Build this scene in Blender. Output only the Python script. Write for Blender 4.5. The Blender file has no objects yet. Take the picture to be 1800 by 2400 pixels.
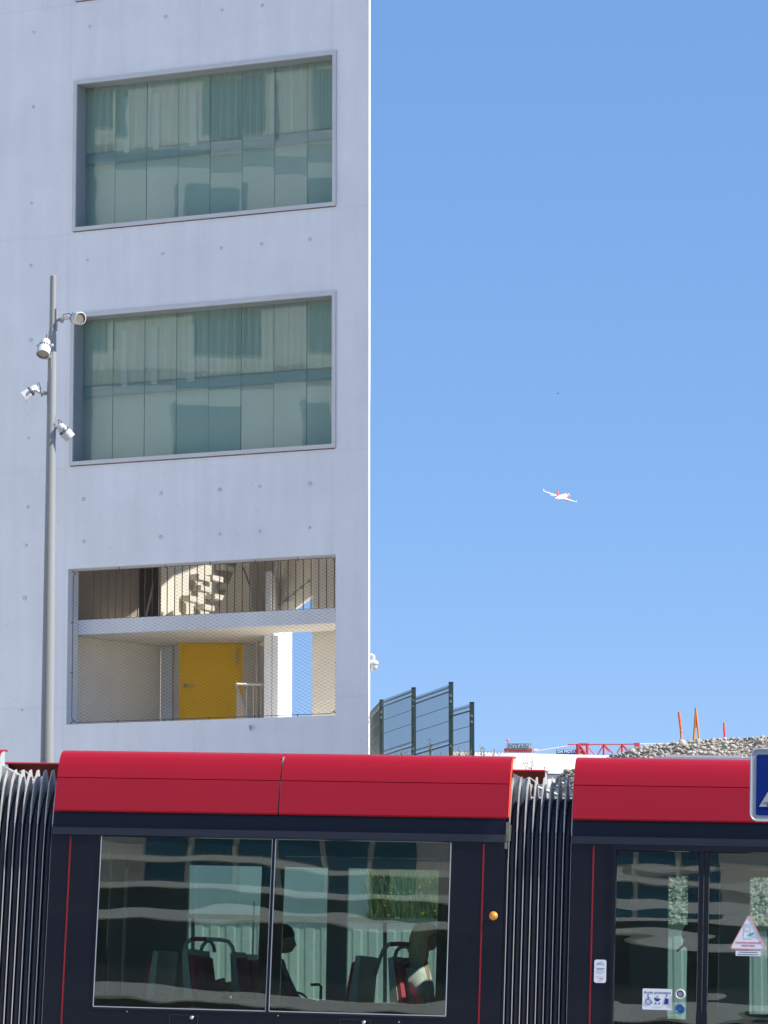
import bpy, bmesh, math, random
import numpy as np
from mathutils import Vector, Matrix
R = math.radians
random.seed(7); rng = np.random.RandomState(7)
sc = bpy.context.scene
col = sc.collection

# ------------------------------------------------------------------ camera
PITCH = R(7.7786); FPX = 8267.0; CAMZ = 1.6
cd = bpy.data.cameras.new('camera'); cam = bpy.data.objects.new('camera', cd); col.objects.link(cam)
cd.sensor_fit = 'VERTICAL'; cd.sensor_height = 36.0; cd.lens = FPX / 2400 * 36.0
cd.clip_start = 0.1; cd.clip_end = 30000
cam.location = (0, 0, CAMZ); cam.rotation_euler = (R(90) + PITCH, 0, 0)
sc.camera = cam
# ------------------------------------------------------------------ world and sun
SUN_AZ, SUN_EL = 74.0, 43.0            # azimuth measured from -Y towards +X
w = bpy.data.worlds.new("World"); sc.world = w; w.use_nodes = True
nt = w.node_tree; bg = nt.nodes['Background']
sky = nt.nodes.new('ShaderNodeTexSky'); sky.sky_type = 'NISHITA'; sky.sun_disc = False
sky.sun_elevation = R(SUN_EL); sky.sun_rotation = R(180 - SUN_AZ)
sky.altitude = 0; sky.air_density = 0.4; sky.dust_density = 0.0; sky.ozone_density = 6.0
# the camera that took the photograph compresses the sky: same treatment over the whole dome
k0 = nt.nodes.new('ShaderNodeVectorMath'); k0.operation = 'SCALE'; k0.inputs['Scale'].default_value = .15
gm = nt.nodes.new('ShaderNodeGamma'); gm.inputs[1].default_value = .27
hs = nt.nodes.new('ShaderNodeHueSaturation'); hs.inputs['Saturation'].default_value = 2.2; hs.inputs['Hue'].default_value = .513
k1 = nt.nodes.new('ShaderNodeVectorMath'); k1.operation = 'SCALE'; k1.inputs['Scale'].default_value = .545 / .15
nt.links.new(sky.outputs[0], k0.inputs[0]); nt.links.new(k0.outputs[0], gm.inputs[0]); nt.links.new(gm.outputs[0], hs.inputs['Color'])
nt.links.new(hs.outputs[0], k1.inputs[0]); nt.links.new(k1.outputs[0], bg.inputs[0])
bg.inputs[1].default_value = 0.15
sd = bpy.data.lights.new('sun', 'SUN'); sd.energy = 3.9; sd.angle = R(0.53); sd.color = (1, .95, .86)
sun = bpy.data.objects.new('sun', sd); col.objects.link(sun)
sdir = Vector((math.sin(R(SUN_AZ)) * math.cos(R(SUN_EL)), -math.cos(R(SUN_AZ)) * math.cos(R(SUN_EL)), math.sin(R(SUN_EL))))
sun.rotation_euler = (-sdir).to_track_quat('-Z', 'Y').to_euler()
sun.location = (40, -20, 60)
sc.view_settings.view_transform = 'Standard'; sc.view_settings.look = 'None'
sc.view_settings.exposure = 0.9; sc.view_settings.gamma = 1; sc.view_settings.use_curve_mapping = False
sc.cycles.max_bounces = 10; sc.cycles.transparent_max_bounces = 24; sc.cycles.diffuse_bounces = 4
sc.cycles.glossy_bounces = 4; sc.cycles.use_denoising = True
sc.cycles.caustics_reflective = False; sc.cycles.caustics_refractive = False

# ------------------------------------------------------------------ helpers
def ray(px, py):
    x = px - 900; y = 1200 - py; c, s = math.cos(PITCH), math.sin(PITCH)
    return Vector((x, c * FPX - s * y, s * FPX + c * y))
def at(px, py, Y):
    """surveyed world point at distance Y along the sight line of a photo pixel"""
    d = ray(px, py); t = Y / d.y
    return Vector((t * d.x, Y, CAMZ + t * d.z))

def tag(o, label=None, cat=None, group=None, kind=None):
    if label: o['label'] = label
    if cat: o['category'] = cat
    if group: o['group'] = group
    if kind: o['kind'] = kind
    return o
def empty(name, M=None, label=None, cat=None, group=None):
    o = bpy.data.objects.new(name, None); col.objects.link(o); o.empty_display_size = .3
    if M is not None: o.matrix_world = M
    return tag(o, label, cat, group)
def link(name, me, parent=None, M=None):
    o = bpy.data.objects.new(name, me); col.objects.link(o)
    if parent: o.parent = parent
    if M is not None: o.matrix_basis = M
    return o
class MB:
    def __init__(s): s.v = []; s.f = []; s.m = []; s.sm = []
    def add(s, vs, fs, mi=0, smooth=False):
        b = len(s.v); s.v += [tuple(p) for p in vs]; s.f += [tuple(b + i for i in f) for f in fs]
        s.m += [mi] * len(fs); s.sm += [smooth] * len(fs); return s
    def box(s, a, b, M=None, mi=0):
        x0, y0, z0 = a; x1, y1, z1 = b
        vs = [Vector(p) for p in ((x0,y0,z0),(x1,y0,z0),(x1,y1,z0),(x0,y1,z0),(x0,y0,z1),(x1,y0,z1),(x1,y1,z1),(x0,y1,z1))]
        if M is not None: vs = [M @ p for p in vs]
        return s.add(vs, [(0,3,2,1),(4,5,6,7),(0,1,5,4),(1,2,6,5),(2,3,7,6),(3,0,4,7)], mi)
    def bbox(s, a, b, bev=.004, mi=0):
        bm = bmesh.new(); bmesh.ops.create_cube(bm, size=1)
        for v in bm.verts:
            v.co = Vector([(a[i] + b[i]) / 2 + v.co[i] * (b[i] - a[i]) for i in range(3)])
        bmesh.ops.bevel(bm, geom=bm.edges[:], offset=bev, segments=2, affect='EDGES')
        bm.verts.index_update(); s.add([v.co for v in bm.verts], [[v.index for v in f.verts] for f in bm.faces], mi); bm.free(); return s
    def tube(s, pts, r, n=8, mi=0, caps=True, smooth=True):
        pts = [Vector(p) for p in pts]; rs = r if isinstance(r, (list, tuple)) else [r] * len(pts)
        up = Vector((0, 0, 1)); vs = []
        for i, p in enumerate(pts):
            t = (pts[min(i + 1, len(pts) - 1)] - pts[max(i - 1, 0)]).normalized()
            ref = up if abs(t.z) < .95 else Vector((1, 0, 0))
            if i == 0: a = t.cross(ref).normalized()
            else:
                a = (a - t * a.dot(t))
                a = a.normalized() if a.length > 1e-6 else t.cross(ref).normalized()
            b = t.cross(a)
            for k in range(n):
                q = 2 * math.pi * k / n; vs.append(p + (a * math.cos(q) + b * math.sin(q)) * rs[i])
        fs = []
        for i in range(len(pts) - 1):
            for k in range(n):
                fs.append((i*n+k, i*n+(k+1) % n, (i+1)*n+(k+1) % n, (i+1)*n+k))
        s.add(vs, fs, mi, smooth)
        if caps:
            s.add(vs[:n], [tuple(reversed(range(n)))], mi); s.add(vs[-n:], [tuple(range(n))], mi)
        return s
    def lathe(s, prof, M=None, n=20, mi=0, smooth=True):
        """profile of (radius, height) turned about local Z"""
        vs = []
        for r, z in prof:
            for k in range(n):
                q = 2 * math.pi * k / n; p = Vector((r * math.cos(q), r * math.sin(q), z)); vs.append(M @ p if M is not None else p)
        fs = [(i*n+k, i*n+(k+1) % n, (i+1)*n+(k+1) % n, (i+1)*n+k) for i in range(len(prof) - 1) for k in range(n)]
        return s.add(vs, fs, mi, smooth)
    def prism(s, poly, h0, h1, M=None, mi=0):
        """polygon in XY extruded along Z"""
        n = len(poly)
        vs = [Vector((x, y, h0)) for x, y in poly] + [Vector((x, y, h1)) for x, y in poly]
        if M is not None: vs = [M @ p for p in vs]
        return s.add(vs, [tuple(reversed(range(n))), tuple(range(n, 2*n))] + [(i, (i+1) % n, n+(i+1) % n, n+i) for i in range(n)], mi)
    def mesh(s, name, mats):
        me = bpy.data.meshes.new(name); me.from_pydata(s.v, [], s.f)
        for m in (mats if isinstance(mats, (list, tuple)) else [mats]): me.materials.append(m)
        me.polygons.foreach_set('material_index', s.m); me.polygons.foreach_set('use_smooth', s.sm)
        me.update(); return me
    def fixn(s, me):
        bm = bmesh.new(); bm.from_mesh(me); bmesh.ops.recalc_face_normals(bm, faces=bm.faces[:]); bm.to_mesh(me); bm.free()
    def build(s, name, mats, parent=None, M=None, fix=True):
        me = s.mesh(name, mats)
        if fix: s.fixn(me)
        return link(name, me, parent, M)
def along(p, d, up=Vector((0, 0, 1))):
    """matrix with local Z along d, at p"""
    d = Vector(d).normalized(); q = d.to_track_quat('Z', 'Y')
    return Matrix.Translation(Vector(p)) @ q.to_matrix().to_4x4()
def basis(O, X, Y, Z):
    return Matrix(((X[0],Y[0],Z[0],O[0]),(X[1],Y[1],Z[1],O[1]),(X[2],Y[2],Z[2],O[2]),(0,0,0,1)))

# ------------------------------------------------------------------ materials
def mat(name, base, rough=.6, metal=0, spec=.5, coat=0, emit=None, noise=None, bump=None):
    """noise = (scale, amount, stretch_xyz); bump = (scale, strength, distance)"""
    m = bpy.data.materials.new(name); m.use_nodes = True; t = m.node_tree; b = t.nodes['Principled BSDF']
    b.inputs['Base Color'].default_value = (*base, 1); b.inputs['Roughness'].default_value = rough
    b.inputs['Metallic'].default_value = metal; b.inputs['Specular IOR Level'].default_value = spec
    b.inputs['Coat Weight'].default_value = coat; b.inputs['Coat Roughness'].default_value = .04
    if emit: b.inputs['Emission Color'].default_value = (*emit[0], 1); b.inputs['Emission Strength'].default_value = emit[1]
    tc = t.nodes.new('ShaderNodeTexCoord')
    if noise:
        mp = t.nodes.new('ShaderNodeMapping'); mp.inputs['Scale'].default_value = noise[2] if len(noise) > 2 else (1, 1, 1)
        t.links.new(tc.outputs['Object'], mp.inputs[0])
        n = t.nodes.new('ShaderNodeTexNoise'); n.inputs['Scale'].default_value = noise[0]; n.inputs['Detail'].default_value = 6
        t.links.new(mp.outputs[0], n.inputs[0])
        mr = t.nodes.new('ShaderNodeMapRange'); mr.inputs['From Min'].default_value = .3; mr.inputs['From Max'].default_value = .7
        mr.inputs['To Min'].default_value = 1 - noise[1]; mr.inputs['To Max'].default_value = 1 + noise[1] * .6
        t.links.new(n.outputs[0], mr.inputs[0])
        vm = t.nodes.new('ShaderNodeVectorMath'); vm.operation = 'SCALE'; vm.inputs[0].default_value = base
        t.links.new(mr.outputs[0], vm.inputs['Scale']); t.links.new(vm.outputs[0], b.inputs['Base Color'])
    if bump:
        n2 = t.nodes.new('ShaderNodeTexNoise'); n2.inputs['Scale'].default_value = bump[0]; n2.inputs['Detail'].default_value = 4
        t.links.new(tc.outputs['Object'], n2.inputs[0])
        bp = t.nodes.new('ShaderNodeBump'); bp.inputs['Strength'].default_value = bump[1]; bp.inputs['Distance'].default_value = bump[2]
        t.links.new(n2.outputs[0], bp.inputs['Height']); t.links.new(bp.outputs[0], b.inputs['Normal'])
    return m
def concrete(name, base, amt=.06):
    m = mat(name, base, .85, spec=.3); t = m.node_tree; b = t.nodes['Principled BSDF']; L = t.links.new
    tc = t.nodes.new('ShaderNodeTexCoord')
    def noise(scale, st, det=6, rough=.6):
        mp = t.nodes.new('ShaderNodeMapping'); mp.inputs['Scale'].default_value = st; L(tc.outputs['Object'], mp.inputs[0])
        n = t.nodes.new('ShaderNodeTexNoise'); n.inputs['Scale'].default_value = scale; n.inputs['Detail'].default_value = det
        n.inputs['Roughness'].default_value = rough; L(mp.outputs[0], n.inputs[0]); return n.outputs[0]
    def mrange(s, a, b_, c, d):
        r = t.nodes.new('ShaderNodeMapRange'); r.inputs['From Min'].default_value = a; r.inputs['From Max'].default_value = b_
        r.inputs['To Min'].default_value = c; r.inputs['To Max'].default_value = d; L(s, r.inputs[0]); return r.outputs[0]
    def mul(a, c):
        k = t.nodes.new('ShaderNodeMath'); k.operation = 'MULTIPLY'; L(a, k.inputs[0]); L(c, k.inputs[1]); return k.outputs[0]
    clouds = mrange(noise(.9, (1, 1, 1)), .3, .7, 1 - amt, 1 + amt * .5)
    runs = mrange(noise(3.2, (1.3, 1.3, .12)), .35, .7, 1 + amt * .3, 1 - amt * .8)
    fine = mrange(noise(38, (1, 1, 1), 3), .3, .75, 1 + amt * .25, 1 - amt * .35)
    sep = t.nodes.new('ShaderNodeSeparateXYZ'); L(tc.outputs['Object'], sep.inputs[0])
    # voids left by air bubbles in the cast face
    vo = t.nodes.new('ShaderNodeTexVoronoi'); vo.inputs['Scale'].default_value = 5.5; vo.inputs['Randomness'].default_value = 1; L(tc.outputs['Object'], vo.inputs[0])
    vo2 = t.nodes.new('ShaderNodeTexVoronoi'); vo2.inputs['Scale'].default_value = 1.7; L(tc.outputs['Object'], vo2.inputs[0])
    pits = mrange(vo.outputs['Distance'], .035, .07, .72, 1)
    tot = mul(mul(clouds, runs), mul(fine, pits))
    # formwork joints: thin lines every 2.44 m across and at each lift
    def joint(sock, period, off, wd):
        a = t.nodes.new('ShaderNodeMath'); a.operation = 'ADD'; a.inputs[1].default_value = off; L(sock, a.inputs[0])
        pp = t.nodes.new('ShaderNodeMath'); pp.operation = 'PINGPONG'; pp.inputs[1].default_value = period / 2; L(a.outputs[0], pp.inputs[0])
        return mrange(pp.outputs[0], wd * .4, wd, .965, 1)
    tot = mul(tot, joint(sep.outputs['X'], 2.27, 5.40, .03)); tot = mul(tot, joint(sep.outputs['Z'], 3.71, 1.45, .03))
    vm = t.nodes.new('ShaderNodeVectorMath'); vm.operation = 'SCALE'; vm.inputs[0].default_value = base
    L(tot, vm.inputs['Scale']); L(vm.outputs[0], b.inputs['Base Color'])
    bp = t.nodes.new('ShaderNodeBump'); bp.inputs['Strength'].default_value = .25; bp.inputs['Distance'].default_value = .01
    L(tot, bp.inputs['Height']); L(bp.outputs[0], b.inputs['Normal'])
    return m
def glass(name, tint, refl=.09, wave=(1.6, .004), tr=1.0, diff=None, dmix=0, stretch=(1, 1, 1)):
    m = bpy.data.materials.new(name); m.use_nodes = True; t = m.node_tree; t.nodes.clear(); L = t.links.new
    out = t.nodes.new('ShaderNodeOutputMaterial'); mx = t.nodes.new('ShaderNodeMixShader')
    tp = t.nodes.new('ShaderNodeBsdfTransparent'); tp.inputs[0].default_value = (*tint, 1)
    gl = t.nodes.new('ShaderNodeBsdfGlossy'); gl.inputs['Roughness'].default_value = 0.0; gl.inputs[0].default_value = (1, 1, 1, 1)
    fr = t.nodes.new('ShaderNodeLayerWeight'); fr.inputs['Blend'].default_value = .35
    mr = t.nodes.new('ShaderNodeMapRange'); mr.inputs['To Min'].default_value = refl; mr.inputs['To Max'].default_value = .9
    L(fr.outputs['Fresnel'], mr.inputs[0])
    mr.inputs['From Min'].default_value = .05
    tc = t.nodes.new('ShaderNodeTexCoord'); mp = t.nodes.new('ShaderNodeMapping'); mp.inputs['Scale'].default_value = stretch
    L(tc.outputs['Object'], mp.inputs[0])
    n = t.nodes.new('ShaderNodeTexNoise'); n.inputs['Scale'].default_value = wave[0]; n.inputs['Detail'].default_value = 1.5; L(mp.outputs[0], n.inputs[0])
    bp = t.nodes.new('ShaderNodeBump'); bp.inputs['Strength'].default_value = 1; bp.inputs['Distance'].default_value = wave[1]
    L(n.outputs[0], bp.inputs['Height']); L(bp.outputs[0], gl.inputs['Normal'])
    L(mr.outputs[0], mx.inputs[0])
    src = tp.outputs[0]
    if diff:
        df = t.nodes.new('ShaderNodeBsdfDiffuse'); df.inputs[0].default_value = (*diff, 1)
        tl = t.nodes.new('ShaderNodeBsdfTranslucent'); tl.inputs[0].default_value = (*diff, 1)
        m0 = t.nodes.new('ShaderNodeMixShader'); m0.inputs[0].default_value = .2; L(df.outputs[0], m0.inputs[1]); L(tl.outputs[0], m0.inputs[2])
        m2 = t.nodes.new('ShaderNodeMixShader'); m2.inputs[0].default_value = dmix; L(src, m2.inputs[1]); L(m0.outputs[0], m2.inputs[2]); src = m2.outputs[0]
    L(src, mx.inputs[1]); L(gl.outputs[0], mx.inputs[2]); L(mx.outputs[0], out.inputs[0])
    return m

M_conc = concrete('white cast concrete', (.87, .87, .885))
M_conc_in = mat('interior painted concrete', (.90, .83, .71), .85, spec=.2, noise=(1.5, .06), bump=(60, .2, .004))
M_tie = mat('tie hole mortar', (.72, .73, .73), .9, noise=(30, .3))
M_alu = mat('anodised aluminium', (.60, .61, .64), .42, .35, noise=(3, .05))
M_reveal = mat('grey metal reveal', (.42, .45, .46), .5, .2)
M_pane = glass('teal channel glass', (.87, .955, .935), .045, (1.6, .0007), diff=(.68, .92, .85), dmix=.13, stretch=(1, 1, .6))
M_sillgap = mat('stained sill shadow gap', (.20, .16, .12), .9, noise=(9, .5))  # shadow gap and drip stain put into one dark colour
M_joint = mat('grey silicone joint', (.16, .24, .24), .6)
M_backing = mat('pale wall behind glass', (.90, .92, .88), .8, noise=(.8, .08, (3, 1, .3)))
M_reflband = mat('blue reflection band', (.22, .42, .52), .6)
M_curtain = mat('beige hanging sheet', (.80, .79, .68), .9, noise=(5, .15, (4, 4, .1)))
M_tubewhite = mat('white painted tube', (.85, .85, .83), .5)
M_yellow = mat('yellow door paint', (.92, .52, .004), .45, noise=(2, .04), spec=.3)
M_steel = mat('brushed steel', (.55, .55, .55), .35, .9)
M_bar = mat('weathered brown steel', (.16, .11, .085), .65, .3, noise=(12, .4))
M_rail_light = mat('galvanised rail', (.58, .55, .49), .5, .3)
M_cable = mat('stainless cable', (.16, .15, .14), .5, .3)
M_pole = mat('grey painted pole', (.29, .30, .29), .42, noise=(6, .05, (1, 1, .1)))
M_white = mat('white powder coat', (.60, .61, .62), .38)
M_lens = mat('frosted lamp lens', (.26, .23, .19), .25, coat=.6, noise=(60, .2))
M_slot = mat('dark slots', (.03, .03, .03), .7)
M_dkgrey = mat('dark grey bracket', (.16, .16, .19), .5)
M_red = mat('red fairing paint', (.38, .006, .018), .38, spec=.35, coat=.12, noise=(1.2, .03))
M_redseam = mat('seam shadow gap', (.05, .004, .006), .8)
M_sunend = mat('sunlit red end', (.65, .05, .01), .5)  # red end face with the sun on it put into the colour
M_redin = mat('unpainted fairing inside', (.22, .04, .03), .7, noise=(8, .2))
M_body = mat('midnight body paint', (.009, .011, .020), .25, spec=.25, coat=.15, noise=(.8, .1))
M_band = mat('dark blue roof band', (.005, .011, .030), .35, spec=.3)
M_ledge = mat('highlit gutter grey', (.030, .032, .048), .35)  # gutter tone lightened to carry its highlight
M_blk = mat('black frit', (.004, .005, .006), .08, spec=.5, coat=.5, bump=(1.5, .3, .01))
M_rubber = mat('black rubber', (.02, .02, .022), .7)
M_fold = mat('bellows fabric', (.024, .027, .043), .7, noise=(25, .2))
M_rib = mat('bellows aluminium rib', (.52, .51, .49), .45, .1)
M_line = mat('red pinstripe', (.32, .008, .012), .4)
M_tglass = glass('tinted tram glass', (.74, .84, .79), .08, (.75, .0016), stretch=(1, 1, 1.5))
M_dglass = glass('tinted door glass', (.75, .85, .81), .085, (1.0, .0013), stretch=(.6, 1, 2.2))
M_int = mat('grey tram lining', (.46, .50, .50), .7)
M_intl = mat('light tram lining', (.35, .38, .38), .6)
M_seatg = mat('grey seat shell', (.45, .48, .47), .5)
M_seatr = mat('red seat fabric', (.50, .05, .075), .9, noise=(60, .3))
M_amber = mat('amber lens', (.85, .33, .02), .2, coat=1, bump=(60, .6, .01))
M_stick = mat('white sticker', (.82, .82, .86), .5)
M_navy = mat('navy print', (.02, .05, .22), .5)
M_redp = mat('red print', (.65, .03, .05), .5)
M_teal = mat('teal print', (.05, .50, .52), .5)
M_greyp = mat('grey print', (.45, .47, .55), .5)
M_bluebtn = mat('blue button', (.01, .16, .42), .3, coat=.8)
M_btnc = mat('dark button face', (.05, .04, .045), .3)
M_hoard = mat('white corrugated sheet', (.66, .68, .68), .5, noise=(2, .12, (2, 1, .3)))
M_hpost = mat('grey green post', (.13, .16, .15), .6)
M_fence = mat('green painted fence steel', (.035, .06, .058), .5)
M_bird = mat('bird feathers', (.05, .05, .05), .9)

def ground_z(x, y):
    return -0.02343 * max(-60, min(60, x))

# ================================================================== ground
def height_sheet():
    xs = [-6000, -2000, -600, -200, -60, -30, -12, 0, 12, 30, 60, 200, 600, 2000, 6000]
    ys = [-6000, -2000, -600, -200, -80, -30, -10, 0, 10, 20, 30, 37, 60, 90, 200, 600, 2000, 6000, 12000]
    b = MB(); vs = [(x, y, ground_z(x, y) - .012) for y in ys for x in xs]; n = len(xs)
    b.add(vs, [(j*n+i, j*n+i+1, (j+1)*n+i+1, (j+1)*n+i) for j in range(len(ys)-1) for i in range(n-1)])
    return b
M_ground = mat('dusty ground', (.52, .50, .46), .95, noise=(.3, .12), bump=(8, .5, .05))
tag(height_sheet().build('ground', M_ground), 'bare dusty ground stretching under the street and tower', kind='structure')
M_asph = mat('asphalt', (.055, .055, .058), .9, noise=(4, .2), bump=(80, .5, .01))
def sheet(name, x0, x1, y0, y1, dz, m, label):
    b = MB(); xs = sorted({x0, x1} | {x for x in (-60, 60) if x0 < x < x1})
    vs = []; fs = []
    for x in xs: vs += [(x, y0, ground_z(x, 0) + dz), (x, y1, ground_z(x, 0) + dz)]
    for i in range(len(xs) - 1): fs.append((2*i, 2*i+2, 2*i+3, 2*i+1))
    b.add(vs, fs); return tag(b.build(name, m, fix=False), label, kind='structure')
sheet('road', -150, 150, 5, 24.5, -.004, M_asph, 'dark asphalt road in front of the tram track')
M_track = mat('track bed concrete', (.50, .49, .46), .9, noise=(2, .15))
sheet('track_bed', -150, 150, 26.0, 34.5, .004, M_track, 'pale concrete bed carrying the tram rails')
M_pave = mat('paving', (.52, .51, .48), .9, noise=(3, .12))
b = MB()
for x in range(-60, 60, 2):
    z0, z1 = ground_z(x, 0), ground_z(x + 2, 0)
    b.add([(x, 24.5, z0-.01), (x+1.99, 24.5, z1-.01), (x+1.99, 25.9, z1-.01), (x, 25.9, z0-.01), (x, 24.5, z0+.12), (x+1.99, 24.5, z1+.12), (x+1.99, 25.9, z1+.12), (x, 25.9, z0+.12)],
          [(0,3,2,1),(4,5,6,7),(0,1,5,4),(1,2,6,5),(2,3,7,6),(3,0,4,7)])
tag(b.build('pavement', M_pave), 'raised kerbed pavement between road and tram track', kind='structure')

# ================================================================== tower
PSI = R(23.83)
MT = basis((0, 52, 0), (math.cos(PSI), -math.sin(PSI), 0), (math.sin(PSI), math.cos(PSI), 0), (0, 0, 1)); MTi = MT.inverted()
tower = empty('concrete_tower', MT, 'tall white cast concrete stair tower with teal glazing and open yellow door landing', 'building')
def tl(px, py, Y): return MTi @ at(px, py, Y)         # tower-local point
TH = .34
U0, U1 = -13.0, -.235
WU = (-5.34, -.79)
WIN = [(17.14, 19.56), (13.43, 15.85), (9.72, 12.115)]
OPN = (5.70, 8.11)
def wall_holes(us, zs, holes, v0, v1):
    b = MB(); us = sorted(us); zs = sorted(zs)
    def solid(i, j):
        if i < 0 or j < 0 or i >= len(us)-1 or j >= len(zs)-1: return False
        cu, cz = (us[i]+us[i+1])/2, (zs[j]+zs[j+1])/2
        return not any(h[0] < cu < h[1] and h[2] < cz < h[3] for h in holes)
    for i in range(len(us)-1):
        for j in range(len(zs)-1):
            if not solid(i, j): continue
            a, c, d, e = us[i], us[i+1], zs[j], zs[j+1]
            b.add([(a,v0,d),(c,v0,d),(c,v0,e),(a,v0,e)], [(0,1,2,3)]); b.add([(a,v1,d),(c,v1,d),(c,v1,e),(a,v1,e)], [(3,2,1,0)])
            if not solid(i-1, j): b.add([(a,v0,d),(a,v0,e),(a,v1,e),(a,v1,d)], [(0,1,2,3)])
            if not solid(i+1, j): b.add([(c,v0,d),(c,v1,d),(c,v1,e),(c,v0,e)], [(0,1,2,3)])
            if not solid(i, j-1): b.add([(a,v0,d),(a,v1,d),(c,v1,d),(c,v0,d)], [(0,1,2,3)])
            if not solid(i, j+1): b.add([(a,v0,e),(c,v0,e),(c,v1,e),(a,v1,e)], [(0,1,2,3)])
    return b
holes = [(WU[0], WU[1], a, c) for a, c in WIN] + [(WU[0], WU[1], *OPN)]
CH = .016; UE = U1-.20
b = wall_holes([U0, WU[0], WU[1], UE], [-.6, OPN[0], OPN[1]] + [z for q in WIN for z in q] + [26], holes, 0, TH)
# chamfered sunlit arris and side wall running straight back; opening in the side at stair level
sd_ = MTi.to_3x3() @ Vector((-.0025, 1, 0))
def side(v): return (U1 + sd_.x / sd_.y * v)
def quadprism(b, pts, z0, z1, mi=0): b.prism(pts, z0, z1, mi=mi)
quadprism(b, [(UE, 0), (U1-CH, 0), (side(.02), .02), (side(TH), TH), (UE, TH)], -.6, 26)
def side_wall(b, v0, v1, z0, z1): quadprism(b, [(side(v0), v0), (side(v1), v1), (side(v1)-.3, v1), (side(v0)-.3, v0)], z0, z1)
side_wall(b, TH, .6, -.6, 26); side_wall(b, .6, 1.7, -.6, 5.4); side_wall(b, .6, 1.7, 7.32, 26)  # unseen gap added beside the landing to let sun onto its floor
side_wall(b, 1.7, 6.5, -.6, 5.1); side_wall(b, 1.7, 6.5, 11.35, 26)
side_wall(b, 5.6, 6.5, 5.1, 11.35)
b.build('wall', M_conc, tower)
# tie holes
th = MB(); th.lathe([(0, .001), (.022, .001), (.03, -.004), (.036, -.004), (.04, .0005)], n=12)
thm = th.mesh('tie_hole', M_tie)
def fac(px, py):
    d = ray(px, py); N = MT.to_3x3() @ Vector((0, 1, 0)); t = (Vector((0, 52, 0)) - Vector((0, 0, CAMZ))).dot(N) / d.dot(N)
    return MTi @ (Vector((0, 0, CAMZ)) + d * t)
TIE = [(73,70),(194,57),(358,36),(480,22),(567,12),(72,231),(68,439),(67,574),(189,562),(352,548),(478,536),(565,527),(670,517),(67,735),(62,946),(61,1095),(181,1078),(348,1066),(475,1058),(561,1051),(670,1045),(181,1170),(347,1160),(475,1154),(561,1148),(669,1140),(57,1178),(54,1292),(48,1534)]
for (x, y) in TIE:
    p = fac(x*1.085, y*1.085); s = random.uniform(.65, .95)
    link('tie_hole', thm, tower, Matrix.Translation((p.x, -.004, p.z)) @ Matrix.Rotation(R(90), 4, 'X') @ Matrix.Diagonal((s, s, 1, 1)))
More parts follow.
